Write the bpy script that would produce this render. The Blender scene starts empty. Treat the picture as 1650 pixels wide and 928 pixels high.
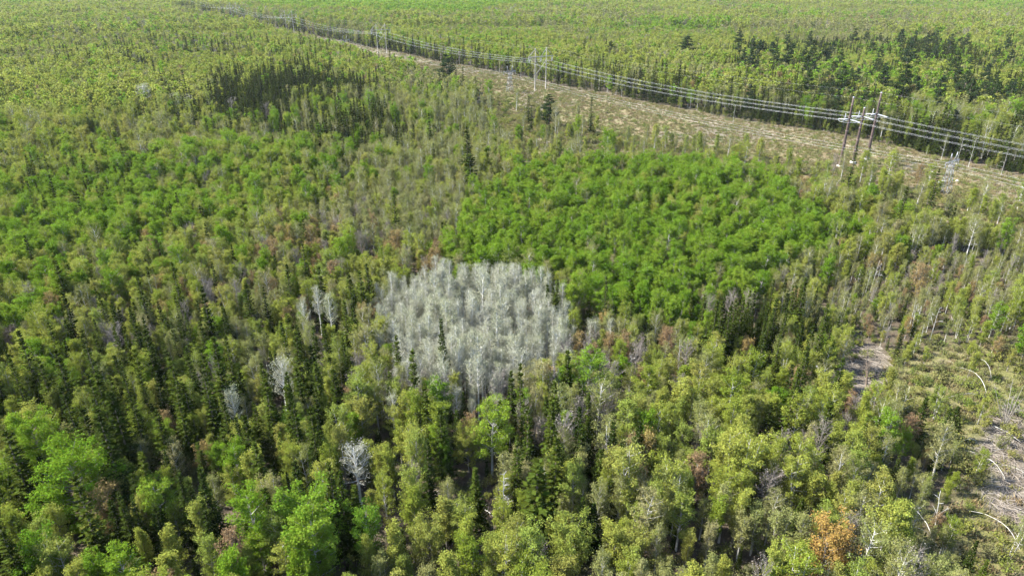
import bpy, math, random
import numpy as np
from mathutils import Vector

R = math.radians
SC = bpy.context.scene
COL = SC.collection

# ------------------------------------------------------------------ camera
CAM_H, PITCH, FPX = 75.0, 25.0, 1100.0          # metres, degrees, focal length in pixels of a 1650 px wide picture
cam_d = bpy.data.cameras.new('camera')
cam_d.sensor_width = 36.0
cam_d.lens = 36.0 * FPX / 1650.0
cam_d.clip_start = 0.5
cam_d.clip_end = 30000
cam = bpy.data.objects.new('camera', cam_d)
cam.location = (0, 0, CAM_H)
cam.rotation_euler = (R(90 - PITCH), 0, 0)
COL.objects.link(cam)
SC.camera = cam

# ------------------------------------------------------------------ sky, sun, exposure
SUN_EL = 44.0
SUN_DIR = Vector((-0.985, 0.17, 0)).normalized()     # horizontal direction towards the sun
world = bpy.data.worlds.new('World')
SC.world = world
world.use_nodes = True
wn = world.node_tree
wn.nodes.clear()
sky = wn.nodes.new('ShaderNodeTexSky')
sky.sky_type = 'NISHITA'
sky.sun_disc = False
sky.sun_elevation = R(SUN_EL)
sky.sun_rotation = math.atan2(SUN_DIR.x, SUN_DIR.y)
sky.altitude = 100
bg = wn.nodes.new('ShaderNodeBackground')
bg.inputs['Strength'].default_value = 0.135
wo = wn.nodes.new('ShaderNodeOutputWorld')
wn.links.new(sky.outputs[0], bg.inputs[0])
wn.links.new(bg.outputs[0], wo.inputs[0])
sun_d = bpy.data.lights.new('sun', 'SUN')
sun_d.energy = 5.0
sun_d.angle = R(0.53)
sun_d.color = (1.0, 0.95, 0.87)
sun = bpy.data.objects.new('sun', sun_d)
sd = Vector((SUN_DIR.x * math.cos(R(SUN_EL)), SUN_DIR.y * math.cos(R(SUN_EL)), math.sin(R(SUN_EL))))
sun.rotation_euler = sd.to_track_quat('Z', 'Y').to_euler()
sun.location = (0, 0, 200)
COL.objects.link(sun)
SC.view_settings.view_transform = 'Standard'
SC.view_settings.look = 'None'
SC.view_settings.gamma = 1.0
SC.view_settings.use_curve_mapping = False
SC.view_settings.exposure = 2.3
SC.render.engine = 'CYCLES'
SC.cycles.max_bounces = 5
SC.cycles.diffuse_bounces = 3
SC.cycles.glossy_bounces = 1
SC.cycles.transmission_bounces = 3
SC.cycles.volume_bounces = 0
SC.cycles.transparent_max_bounces = 4
SC.cycles.use_denoising = True
SC.cycles.denoiser = 'OPENIMAGEDENOISE'
SC.cycles.denoising_input_passes = 'RGB_ALBEDO_NORMAL'
SC.cycles.denoising_prefilter = 'ACCURATE'
SC.cycles.caustics_reflective = False
SC.cycles.caustics_refractive = False

rng = np.random.default_rng(11)
CP, SP = math.cos(R(PITCH)), math.sin(R(PITCH))


def at(u, v, z=0.0):
    """The point of height z that the photograph shows at pixel (u, v)."""
    x, y = (u - 825) / FPX, (464 - v) / FPX
    t = (z - CAM_H) / (-SP + y * CP)
    return np.array((x * t, (CP + y * SP) * t))


def project(x, y, z):
    d = y * CP + (CAM_H - z) * SP
    up = y * SP - (CAM_H - z) * CP
    return 825 + FPX * x / d, 464 - FPX * up / d, d


def terrain(x, y):
    x, y = np.asarray(x, float), np.asarray(y, float)
    near = 0.45 * np.sin(x * 0.061 + 1.3) * np.cos(y * 0.047) + 0.35 * np.sin(x * 0.021 - y * 0.033 + 2.0)
    far = 6.0 * np.clip((y - 900) / 1500, 0, 1) * np.sin(x * 0.0031 + y * 0.0023 + 0.6)
    return near + far


def noise2(x, y, s, seed=0):
    """Smooth value noise in 0..1 with cells s metres wide."""
    x, y = np.asarray(x, float) / s + 971.3 + seed * 17.7, np.asarray(y, float) / s + 533.1 + seed * 9.1
    xi, yi = np.floor(x), np.floor(y)
    fx, fy = x - xi, y - yi
    fx, fy = fx * fx * (3 - 2 * fx), fy * fy * (3 - 2 * fy)

    def h(a, b):
        q = np.sin(a * 127.1 + b * 311.7 + seed * 74.7) * 43758.5453
        return q - np.floor(q)
    return (h(xi, yi) * (1 - fx) + h(xi + 1, yi) * fx) * (1 - fy) + (h(xi, yi + 1) * (1 - fx) + h(xi + 1, yi + 1) * fx) * fy


def inside(poly, x, y):
    x, y = np.asarray(x, float), np.asarray(y, float)
    r = np.zeros(x.shape, bool)
    n = len(poly)
    for i in range(n):
        (x1, y1), (x2, y2) = poly[i], poly[(i + 1) % n]
        c = (y1 > y) != (y2 > y)
        with np.errstate(divide='ignore', invalid='ignore'):
            r ^= c & (x < (x2 - x1) * (y - y1) / (y2 - y1 + 1e-12) + x1)
    return r


def dist_poly(poly, x, y, closed=True):
    x, y = np.asarray(x, float), np.asarray(y, float)
    d = np.full(x.shape, 1e9)
    n = len(poly)
    for i in range(n if closed else n - 1):
        a, b = np.array(poly[i], float), np.array(poly[(i + 1) % n], float)
        e = b - a
        t = np.clip(((x - a[0]) * e[0] + (y - a[1]) * e[1]) / (e @ e), 0, 1)
        d = np.minimum(d, np.hypot(x - a[0] - t * e[0], y - a[1] - t * e[1]))
    return d


def zone(pts, z=0.0):
    return [tuple(at(u, v, z)) for u, v in pts]


# ------------------------------------------------------------------ the lie of the land
FAR_EDGE = [(430, -60), (330, 95), (240, 215), (204, 266), (179, 313), (152, 353), (100, 408), (33, 502), (-34, 597), (-147, 756), (-283, 955), (-470, 1215), (-640, 1450)]
NEAR_EDGE = [(-690, 1430), (-510, 1190), (-322, 928), (-190, 732), (-88, 565), (-52, 490), (-8, 425), (30, 362), (67, 325), (113, 288), (148, 253), (173, 220), (215, 165), (280, 60), (360, -90)]
CORRIDOR = FAR_EDGE + NEAR_EDGE
SCRUB = zone([(745, 175), (800, 225), (850, 285), (930, 298), (1010, 292), (1200, 300), (1300, 332), (1420, 362), (1500, 382), (1650, 425), (1650, 338), (1450, 300), (1250, 262), (1050, 230), (900, 198), (800, 160)])
SLASH = zone([(1368, 565), (1400, 548), (1432, 572), (1428, 640), (1405, 690), (1372, 668), (1352, 610)])
OPENING = zone([(1420, 590), (1470, 560), (1560, 548), (1700, 560), (1800, 950), (1560, 960), (1505, 870), (1540, 770), (1490, 715), (1430, 690)])
TRACK = zone([(1595, 668), (1640, 660), (1700, 800), (1690, 880), (1610, 850), (1575, 800), (1600, 770), (1570, 730)])
GLADES = [zone([(135, 235), (200, 222), (215, 245), (160, 258)]), zone([(205, 212), (250, 207), (255, 220), (212, 225)]),
          zone([(835, 265), (858, 262), (860, 305), (838, 310)]), zone([(1375, 835), (1420, 830), (1425, 862), (1380, 866)]),
          zone([(690, 790), (725, 785), (730, 812), (695, 818)])]
ZONES = [  # name, polygon at crown height, mix of kinds, place phrase
    ('silver', zone([(600, 530), (596, 490), (618, 462), (660, 448), (720, 438), (790, 434), (850, 446), (900, 470), (930, 510), (925, 550), (885, 588), (830, 606), (760, 622), (690, 628), (650, 606), (618, 570)], 8),
     dict(silver=1.0), 'in the silvery clump at the centre'),
    ('spruce_stand', zone([(335, 132), (420, 112), (500, 104), (530, 104), (590, 140), (625, 180), (645, 225), (570, 245), (480, 228), (415, 202), (345, 165)], 9),
     dict(spruce=.22, yellow=.46, olive=.20, green=.10, bare=.02), 'in the dense spruce stand short of the power line'),
    ('aspen_stand', zone([(668, 400), (745, 330), (860, 262), (1010, 255), (1180, 260), (1260, 285), (1310, 320), (1370, 345), (1365, 395), (1320, 425), (1280, 445), (1230, 465), (1150, 485), (1010, 492), (930, 455), (850, 435), (740, 418)], 9),
     dict(green=.84, yellow=.12, olive=.03, bare=.01), 'in the bright green stand below the power line'),
    ('green_stand', zone([(55, 262), (330, 245), (432, 285), (425, 345), (330, 368), (200, 372), (60, 400), (-60, 430), (-60, 330)], 9),
     dict(green=.42, yellow=.30, olive=.18, spruce=.06, bare=.04), 'in the green stand uphill of the spruces'),
    ('tan_patch', zone([(430, 310), (560, 290), (690, 290), (760, 330), (700, 400), (640, 440), (520, 440), (420, 420), (400, 370)], 9),
     dict(olive=.50, rust=.10, yellow=.26, spruce=.05, bare=.07, green=.02), 'in the tan patch behind the silvery clump'),
    ('fir_pocket', zone([(1095, 500), (1180, 495), (1260, 510), (1280, 555), (1200, 575), (1110, 560)], 7),
     dict(spruce=.62, olive=.2, yellow=.1, bare=.08), 'in the dark pocket below the bright green stand'),
    ('pale_birches', zone([(1380, 420), (1500, 395), (1720, 385), (1720, 555), (1560, 545), (1400, 545)], 6),
     dict(olive=.48, yellow=.3, bare=.08, rust=.06, green=.08), 'among the thin pale trunks beside the brushy opening'),
    ('opening', zone([(1450, 545), (1560, 530), (1750, 540), (1850, 960), (1500, 960), (1400, 780), (1400, 660)], 3),
     dict(yellow=.44, olive=.26, spruce=.24, rust=.02, green=.04), 'beside the brushy opening with bent birches'),
    ('dark_corner', zone([(-150, 560), (300, 540), (330, 700), (430, 740), (400, 960), (-150, 960)], 8),
     dict(spruce=.16, yellow=.45, olive=.31, green=.06, rust=.02), 'in the shadowy corner of mixed woods'),
    ('lower_mix', zone([(330, 640), (640, 620), (1000, 620), (1000, 960), (380, 960), (430, 740), (330, 700)], 8),
     dict(spruce=.14, yellow=.45, olive=.31, green=.03, rust=.02, bare=.07), 'in the mixed woods in front of the silvery clump'),
    ('right_mix', zone([(930, 480), (1380, 440), (1400, 560), (1420, 780), (1500, 960), (1000, 960), (1000, 620), (930, 600)], 8),
     dict(spruce=.12, yellow=.42, olive=.36, green=.03, rust=.015, bare=.06), 'between the silvery clump and the brushy opening'),
    ('left_mix', zone([(-150, 380), (420, 350), (440, 420), (600, 440), (600, 640), (330, 700), (300, 560), (-150, 580)], 8),
     dict(spruce=.06, yellow=.40, olive=.39, green=.05, rust=.03, bare=.07), 'in the mixed woods beside the silvery clump'),
    ('pine_hill', zone([(1170, 75), (1400, 65), (1720, 80), (1720, 240), (1480, 215), (1300, 180), (1180, 150)], 10),
     dict(spruce=.07, pine=.022, yellow=.52, olive=.22, green=.14, rust=.02), 'in the mixed woods beyond the power line'),
    ('far_green', zone([(360, -2), (1000, -4), (820, 10), (760, 24), (520, 22), (430, 14)], 10),
     dict(green=.85, yellow=.13, spruce=.02), 'in the far green band'),
]
DEFAULT_MIX = dict(yellow=.60, olive=.22, green=.12, spruce=.03, bare=.012, rust=.02)

# ------------------------------------------------------------------ materials
MATS = {}


def node_mat(name):
    m = bpy.data.materials.new(name)
    m.use_nodes = True
    m.node_tree.nodes.clear()
    MATS[name] = m
    return m, m.node_tree.nodes, m.node_tree.links


def leaf_material(name, cols, translucent=0.38, spread=0.32):
    """Foliage: colour of the whole plant drawn between three hues, each leaf a little lighter or darker than the next."""
    m, n, l = node_mat(name)
    oi = n.new('ShaderNodeObjectInfo')
    ramp = n.new('ShaderNodeValToRGB')
    ramp.color_ramp.elements[0].color = (*cols[0], 1)
    ramp.color_ramp.elements[1].color = (*cols[-1], 1)
    for i, c in enumerate(cols[1:-1]):
        e = ramp.color_ramp.elements.new((i + 1) / (len(cols) - 1))
        e.color = (*c, 1)
    l.new(oi.outputs['Random'], ramp.inputs[0])
    a = n.new('ShaderNodeAttribute')
    a.attribute_name = 'tone'
    mr = n.new('ShaderNodeMapRange')
    mr.inputs[3].default_value = 1 - spread
    mr.inputs[4].default_value = 1 + spread
    l.new(a.outputs['Fac'], mr.inputs[0])
    hsv = n.new('ShaderNodeHueSaturation')
    l.new(ramp.outputs[0], hsv.inputs['Color'])
    l.new(mr.outputs[0], hsv.inputs['Value'])
    mh = n.new('ShaderNodeMapRange')
    mh.inputs[3].default_value = 0.485
    mh.inputs[4].default_value = 0.515
    l.new(a.outputs['Fac'], mh.inputs[0])
    l.new(mh.outputs[0], hsv.inputs['Hue'])
    d = n.new('ShaderNodeBsdfDiffuse')
    t = n.new('ShaderNodeBsdfTranslucent')
    mx = n.new('ShaderNodeMixShader')
    mx.inputs[0].default_value = translucent
    l.new(hsv.outputs[0], d.inputs[0])
    l.new(hsv.outputs[0], t.inputs[0])
    l.new(d.outputs[0], mx.inputs[1])
    l.new(t.outputs[0], mx.inputs[2])
    o = n.new('ShaderNodeOutputMaterial')
    l.new(mx.outputs[0], o.inputs[0])
    return m


def plain_material(name, col, rough=0.8, metal=0.0, var=0.35, scale=1.5, second=None):
    m, n, l = node_mat(name)
    tc = n.new('ShaderNodeTexCoord')
    nz = n.new('ShaderNodeTexNoise')
    nz.inputs['Scale'].default_value = scale
    nz.inputs['Detail'].default_value = 3
    l.new(tc.outputs['Object'], nz.inputs['Vector'])
    ramp = n.new('ShaderNodeValToRGB')
    ramp.color_ramp.elements[0].position = 0.35
    ramp.color_ramp.elements[1].position = 0.65
    c2 = second or tuple(min(1, c * (1 + var)) for c in col)
    c1 = col if second else tuple(c * (1 - var) for c in col)
    ramp.color_ramp.elements[0].color = (*c1, 1)
    ramp.color_ramp.elements[1].color = (*c2, 1)
    l.new(nz.outputs[0], ramp.inputs[0])
    b = n.new('ShaderNodeBsdfPrincipled')
    b.inputs['Roughness'].default_value = rough
    b.inputs['Metallic'].default_value = metal
    l.new(ramp.outputs[0], b.inputs['Base Color'])
    o = n.new('ShaderNodeOutputMaterial')
    l.new(b.outputs[0], o.inputs[0])
    return m


LEAF = {
    'green': leaf_material('green_leaves', [(.080, .146, .011), (.106, .172, .014), (.134, .190, .020), (.096, .170, .016)], .47),
    'yellow': leaf_material('yellow_green_leaves', [(.114, .150, .018), (.165, .192, .030), (.196, .210, .040), (.138, .176, .033), (.186, .182, .042)], .45),
    'olive': leaf_material('olive_leaves', [(.130, .142, .042), (.162, .162, .056), (.145, .162, .050), (.178, .164, .072)], .4),
    'rust': leaf_material('rust_leaves', [(.190, .138, .050), (.175, .128, .060), (.165, .108, .062), (.200, .158, .052)], .4),
    'orange': leaf_material('orange_leaves', [(.215, .130, .040), (.235, .150, .044), (.225, .142, .050)], .42),
    'silver': leaf_material('silver_leaves', [(.222, .230, .150), (.265, .268, .205), (.232, .244, .145), (.256, .256, .200)], 0.4, 0.3),
    'bare': leaf_material('grey_buds', [(.16, .135, .115), (.19, .17, .15), (.15, .13, .10)], 0.2),
    'spruce': leaf_material('spruce_needles', [(.011, .018, .0035), (.018, .027, .0045), (.030, .041, .006), (.015, .023, .0045)], 0.1, 0.4),
    'pine': leaf_material('pine_needles', [(.014, .027, .008), (.021, .035, .010), (.018, .033, .013)], 0.1, 0.4),
    'shrub': leaf_material('shrub_leaves', [(.110, .135, .024), (.130, .128, .046), (.150, .150, .036), (.085, .118, .022), (.135, .115, .062)]),
    'grass': leaf_material('dry_grass', [(.160, .118, .062), (.115, .125, .040), (.165, .124, .070), (.090, .120, .032)], 0.3, 0.3),
}
BARK = {
    'white': plain_material('white_bark', (.25, .24, .215), 0.8, 0, scale=2.2, second=(.42, .41, .38)),
    'bright': plain_material('bright_white_bark', (.40, .39, .36), 0.8, 0, scale=2.2, second=(.52, .51, .48)),
    'grey': plain_material('grey_bark', (.14, .125, .105), 0.9, 0, 0.3, 2.0),
    'brown': plain_material('brown_bark', (.10, .075, .055), 0.9, 0, 0.35, 2.0),
    'pale': plain_material('pale_bark', (.26, .25, .22), 0.85, 0, 0.2, 2.0),
}
STEEL_BROWN = plain_material('weathered_steel', (.034, .019, .014), 0.75, 0.0, 0.3, 0.8)
GALV = plain_material('galvanised_steel', (.15, .155, .16), 0.45, 0.3, 0.12, 3.0)
WOODPOLE = plain_material('grey_pole_wood', (.17, .155, .13), 0.85, 0, 0.2, 1.0)
PALE_ARM = plain_material('pale_arm_timber', (.15, .147, .125), 0.6, 0, 0.12, 1.0)
ALU = plain_material('aluminium_wire', (.30, .31, .32), 0.4, 0.3, 0.05, 0.2)
PORCELAIN = plain_material('insulator_porcelain', (.23, .235, .245), 0.3, 0, 0.1, 3.0)
GLASSGREY = plain_material('insulator_grey', (.10, .11, .13), 0.3, 0, 0.1, 3.0)
CONCRETE = plain_material('concrete', (.36, .35, .32), 0.9, 0, 0.12, 2.0)
STICK = plain_material('weathered_sticks', (.15, .125, .10), 0.9, 0, scale=0.4, second=(.24, .215, .185))
ROCK = plain_material('pale_rock', (.42, .41, .40), 0.9, 0, 0.25, 1.5)


def ground_material():
    m, n, l = node_mat('forest_ground')
    geo = n.new('ShaderNodeNewGeometry')

    def noise(scale, detail=5, rough=0.6):
        t = n.new('ShaderNodeTexNoise')
        t.inputs['Scale'].default_value = scale
        t.inputs['Detail'].default_value = detail
        t.inputs['Roughness'].default_value = rough
        l.new(geo.outputs['Position'], t.inputs['Vector'])
        return t

    def ramp(src, stops):
        r = n.new('ShaderNodeValToRGB')
        for i, (p, c) in enumerate(stops):
            e = r.color_ramp.elements[i] if i < 2 else r.color_ramp.elements.new(p)
            e.position = p
            e.color = (*c, 1)
        l.new(src, r.inputs[0])
        return r

    def mix(f, a, b):
        x = n.new('ShaderNodeMix')
        x.data_type = 'RGBA'
        l.new(f, x.inputs[0])
        l.new(a, x.inputs[6])
        l.new(b, x.inputs[7])
        return x.outputs[2]

    def attr(name):
        a = n.new('ShaderNodeAttribute')
        a.attribute_name = name
        return a.outputs['Fac']
    litter = ramp(noise(0.35).outputs[0], [(0.3, (.075, .058, .040)), (0.5, (.125, .100, .070)), (0.62, (.085, .095, .035)), (0.75, (.17, .145, .11))])
    grassy = ramp(noise(0.11, 8, 0.68).outputs[0], [(0.30, (.235, .158, .098)), (0.44, (.175, .178, .072)), (0.53, (.250, .182, .115)), (0.60, (.130, .165, .050)), (0.75, (.26, .20, .135))])
    soil = ramp(noise(0.22, 8, 0.7).outputs[0], [(0.30, (.110, .095, .070)), (0.5, (.170, .146, .114)), (0.7, (.250, .222, .185))])
    brush = ramp(noise(0.4, 8, 0.7).outputs[0], [(0.30, (.12, .13, .04)), (0.5, (.19, .185, .07)), (0.68, (.245, .205, .14))])
    c = mix(attr('cleared'), litter.outputs[0], grassy.outputs[0])
    c = mix(attr('brushy'), c, brush.outputs[0])
    c = mix(attr('soil'), c, soil.outputs[0])
    fine = ramp(noise(3.0, 6, 0.75).outputs[0], [(0.3, (.36, .36, .36)), (0.7, (.68, .67, .65))])
    mul = n.new('ShaderNodeMix')
    mul.data_type = 'RGBA'
    mul.blend_type = 'MULTIPLY'
    mul.inputs[0].default_value = 1.0
    l.new(c, mul.inputs[6])
    l.new(fine.outputs[0], mul.inputs[7])
    b = n.new('ShaderNodeBsdfPrincipled')
    b.inputs['Roughness'].default_value = 0.95
    b.inputs['Specular IOR Level'].default_value = 0.1
    l.new(mul.outputs[2], b.inputs['Base Color'])
    bump = n.new('ShaderNodeBump')
    bump.inputs['Strength'].default_value = 0.9
    bump.inputs['Distance'].default_value = 0.5
    l.new(noise(1.2, 6, 0.7).outputs[0], bump.inputs['Height'])
    l.new(bump.outputs[0], b.inputs['Normal'])
    o = n.new('ShaderNodeOutputMaterial')
    l.new(b.outputs[0], o.inputs[0])
    return m


GROUND = ground_material()

# ------------------------------------------------------------------ mesh helpers


class Geo:
    """Collects quads and triangles and turns them into one mesh."""

    def __init__(self):
        self.v, self.q, self.t, self.tone, self.n = [], [], [], [], 0

    def quads(self, P, tone=None):                       # P: (k,4,3)
        k = len(P)
        if not k:
            return
        self.v.append(P.reshape(-1, 3))
        self.q.append(np.arange(4 * k).reshape(k, 4) + self.n)
        self.tone.append(np.full(k, .5) if tone is None else tone)
        self.n += 4 * k

    def tube(self, pts, rad, sides=5, cap=True):
        pts = np.asarray(pts, float)
        rad = np.broadcast_to(np.asarray(rad, float), (len(pts),))
        d = np.gradient(pts, axis=0)
        d /= np.linalg.norm(d, axis=1, keepdims=True) + 1e-9
        ref = np.array((0, 0, 1.)) if abs(d[0][2]) < 0.9 else np.array((1., 0, 0))
        a = np.cross(d, ref)
        a /= np.linalg.norm(a, axis=1, keepdims=True) + 1e-9
        b = np.cross(d, a)
        th = np.arange(sides) * 2 * math.pi / sides
        ring = pts[:, None] + rad[:, None, None] * (np.cos(th)[None, :, None] * a[:, None] + np.sin(th)[None, :, None] * b[:, None])
        m = len(pts)
        self.v.append(ring.reshape(-1, 3))
        i, j = np.meshgrid(np.arange(m - 1), np.arange(sides), indexing='ij')
        k = (j + 1) % sides
        q = np.stack([i * sides + j, i * sides + k, (i + 1) * sides + k, (i + 1) * sides + j], -1).reshape(-1, 4) + self.n
        self.q.append(q)
        self.tone.append(np.full(len(q), .5))
        if cap:
            for base in (0, (m - 1) * sides):
                for s in range(1, sides - 1):
                    self.t.append((self.n + base, self.n + base + s, self.n + base + s + 1))
        self.n += m * sides
        return self

    def beam(self, p, q, w, h=None):
        """Rectangular bar from p to q."""
        p, q = np.asarray(p, float), np.asarray(q, float)
        h = h or w
        d = (q - p) / np.linalg.norm(q - p)
        ref = np.array((0, 0, 1.)) if abs(d[2]) < 0.95 else np.array((1., 0, 0))
        a = np.cross(d, ref)
        a /= np.linalg.norm(a)
        b = np.cross(d, a)
        c = [(-1, -1), (1, -1), (1, 1), (-1, 1)]
        V = np.array([e + a * s * w / 2 + b * t * h / 2 for e in (p, q) for s, t in c])
        F = [(3, 2, 1, 0), (4, 5, 6, 7), (1, 5, 4, 0), (2, 6, 5, 1), (3, 7, 6, 2), (0, 4, 7, 3)]
        self.v.append(V)
        self.q.append(np.array(F) + self.n)
        self.tone.append(np.full(6, .5))
        self.n += 8
        return self

    def mesh(self, name, *mats):
        me = bpy.data.meshes.new(name)
        V = np.concatenate(self.v)
        Q = np.concatenate(self.q) if self.q else np.zeros((0, 4), int)
        T = np.array(self.t, int).reshape(-1, 3)
        me.vertices.add(len(V))
        me.vertices.foreach_set('co', V.astype(np.float32).ravel())
        loops = np.concatenate([Q.ravel(), T.ravel()]).astype(np.int32)
        me.loops.add(len(loops))
        me.loops.foreach_set('vertex_index', loops)
        me.polygons.add(len(Q) + len(T))
        starts = np.concatenate([np.arange(len(Q)) * 4, len(Q) * 4 + np.arange(len(T)) * 3]).astype(np.int32)
        me.polygons.foreach_set('loop_start', starts)
        a = me.attributes.new('tone', 'FLOAT', 'FACE')
        tone = np.concatenate(self.tone + [np.full(len(T), .5)]).astype(np.float32)
        a.data.foreach_set('value', tone)
        for m in mats:
            me.materials.append(m)
        me.update(calc_edges=True)
        return me


def unit(v):
    return v / (np.linalg.norm(v, axis=-1, keepdims=True) + 1e-9)


def leaf_quads(g, C, size, r, up=0.5, out=None, flat=0.0, aspect=0.75):
    """Small leaf sprays at the points C: random rhombic faces leaning up and outwards."""
    k = len(C)
    N = unit(r.normal(size=(k, 3)) + np.array((0, 0, up)) + (0 if out is None else out * 0.7))
    if flat:
        N = unit(N * (1 - flat) + np.array((0, 0, 1.0)) * flat)
    A = unit(np.cross(N, r.normal(size=(k, 3))))
    B = np.cross(N, A)
    s = (size * r.uniform(0.6, 1.35, k))[:, None] / 2
    w = s * aspect
    P = np.stack([C + A * s, C + B * w + A * s * 0.1, C - A * s, C - B * w + A * s * 0.1], 1)
    g.quads(P, r.uniform(0, 1, k))


def link(name, me, parent=None, loc=None):
    o = bpy.data.objects.new(name, me)
    COL.objects.link(o)
    if parent is not None:
        o.parent = parent
    if loc is not None:
        o.location = loc
    return o


def empty(name, loc, label=None, cat=None, group=None, rz=0.0, sc=None):
    o = bpy.data.objects.new(name, None)
    o.empty_display_size = 0.5
    o.location = loc
    o.rotation_euler = (0, 0, rz)
    if sc is not None:
        o.scale = sc
    COL.objects.link(o)
    tag(o, label, cat, group)
    return o


def tag(o, label=None, cat=None, group=None, kind=None):
    for k, v in (('label', label), ('category', cat), ('group', group), ('kind', kind)):
        if v:
            o[k] = v
    return o


# ------------------------------------------------------------------ plants (each builder returns the meshes of a trunk and a crown)
def broadleaf(seed, h, cr, cb, n_limb, n_leaf, leaf, spread, bark, leafmat, rise=1.0, twigs=0, lean=0.03, stems=1, top=0.55, lod=False):
    r = np.random.default_rng(seed)
    tg, cg = Geo(), Geo()
    centres = []
    for st in range(stems):
        a0 = r.uniform(0, 6.28)
        off = np.array((math.cos(a0), math.sin(a0), 0)) * (0.0 if stems == 1 else r.uniform(.12, .3))
        zs = np.linspace(0, 1, 7)
        fan = 0.0 if stems == 1 else r.uniform(.08, .2)
        bend = r.normal(0, lean, (7, 2)).cumsum(0) * h * 0.25
        tp = np.stack([off[0] + off[0] * fan * h * zs * 3 + bend[:, 0] * zs, off[1] + off[1] * fan * h * zs * 3 + bend[:, 1] * zs, zs * h * 0.93], 1)
        tr = (0.0105 * h + 0.02) * (1.05 - zs) ** 0.8 * (1.0 if stems == 1 else .65) + 0.012
        tg.tube(tp, tr, 4 if lod else 6)
        nl = max(3, n_limb // stems)
        ga = r.uniform(0, 6.28)
        for i in range(nl):
            f = cb + (0.95 - cb) * ((i + r.uniform(0, .8)) / nl)
            p0 = np.array([np.interp(f * 0.93 / 0.93, zs, tp[:, c]) for c in range(3)])
            az = ga + i * 2.399 + r.normal(0, .3)
            # ovate crown profile
            t = (f - cb) / (1 - cb)
            prof = (1 - abs(t - (1 - top)) ** 2.0 * (1.6 if t > 1 - top else 1.0)) if True else 1
            L = cr * max(.32, prof) * r.uniform(.78, 1.15) / (1 if stems == 1 else 1.25)
            el = r.uniform(.35, .75) * rise + 0.35 * t
            d = np.array((math.cos(az) * math.cos(el), math.sin(az) * math.cos(el), math.sin(el)))
            p1 = p0 + d * L * 0.5
            p2 = p0 + d * L + np.array((0, 0, .12 * L))
            if not lod:
                tg.tube([p0, p1, p2], [tr[int(f * 6)] * .5 + .01, .03, .012], 3, cap=False)
            centres += [p2, p0 + d * L * .72, p1]
            for k in range(twigs):
                s = r.uniform(.3, 1.0)
                b0 = p0 + (p2 - p0) * s
                dd = unit(d * .6 + r.normal(0, .45, 3) + np.array((0, 0, .75 * rise)))
                b1 = b0 + dd * r.uniform(.5, 1.25) * cr * .42
                cg.tube([b0, b1], [.021, .007], 3, cap=False)
                if k % 2 == 0:
                    centres.append(b1)
        centres.append(tp[-1] + np.array((0, 0, .2)))
    C = np.array(centres)
    w = r.uniform(.4, 1.6, len(C))
    idx = r.choice(len(C), n_leaf, p=w / w.sum())
    j = r.normal(size=(n_leaf, 3))
    j = unit(j) * (r.uniform(0, 1, n_leaf) ** .5)[:, None] * np.array((1, 1, .72)) * spread
    pts = C[idx] + j * r.uniform(.7, 1.2, len(C))[idx][:, None]
    keep = pts[:, 2] > h * cb * .55
    pts = pts[keep]
    axis = np.array((0, 0, h * (cb + .35)))
    leaf_quads(cg, pts, leaf, r, 0.55, unit(pts - axis))
    return tg.mesh('trunk', bark), cg.mesh('crown', leafmat)


def spruce(seed, h, cr, leafmat, lod=False, dens=1.0):
    r = np.random.default_rng(seed)
    tg, cg = Geo(), Geo()
    zs = np.linspace(0, 1, 5)
    tg.tube(np.stack([zs * 0, zs * 0, zs * h * .98], 1), (0.011 * h + .03) * (1.02 - zs) + .008, 4 if lod else 6)
    n_wh = int((15 if lod else 26) * h / 12)
    C, N, A, S, Wd = [], [], [], [], []
    zb = h * r.uniform(.05, .12)
    for i in range(n_wh):
        f = (i + r.uniform(0, .6)) / n_wh
        z = zb + (h - zb) * f
        L = cr * (1 - f) ** 1.0 * r.uniform(.75, 1.15) + .07
        nb = max(3, int((7 if lod else 8) * (1 - f * .55) * dens))
        a0 = r.uniform(0, 6.28)
        for b in range(nb):
            if r.uniform() > .9:
                continue
            az = a0 + b * 6.283 / nb + r.normal(0, .18)
            Lb = L * r.uniform(.68, 1.15)
            droop = r.uniform(.18, .5) * (1 - f) - .5 * f
            k = 2 if lod else max(2, int(Lb / .34))
            d = np.array((math.cos(az), math.sin(az), -droop))
            side = np.array((-math.sin(az), math.cos(az), 0))
            for q in range(k):
                s = (q + .6) / k
                p = np.array((0, 0, z)) + d * Lb * s + np.array((0, 0, .22 * Lb * s * s))
                for sg in ((0,) if lod else (-1, 1)):
                    sz = (Lb * .8 if lod else .62) * r.uniform(.8, 1.25)
                    pp = p + side * sg * .16 * (1.2 - s) + r.normal(0, .05, 3)
                    C.append(pp)
                    A.append(unit(d + side * sg * .75 + r.normal(0, .15, 3)))
                    S.append(sz * .5)
                    N.append(np.array((0, 0, 1)) + d * .45 + r.normal(0, .32, 3))
    C, A, S, N = np.array(C), np.array(A), np.array(S)[:, None], np.array(N)
    B = unit(np.cross(N, A))
    P = np.stack([C + A * S, C + B * S * .48, C - A * S * .8, C - B * S * .48], 1)
    cg.quads(P, r.uniform(0, 1, len(C)))
    top = np.array((0, 0, h))
    cg.tube([top - np.array((0, 0, .9)), top + np.array((0, 0, .15))], [.09, .015], 3)
    return tg.mesh('trunk', BARK['brown']), cg.mesh('crown', leafmat)


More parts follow.
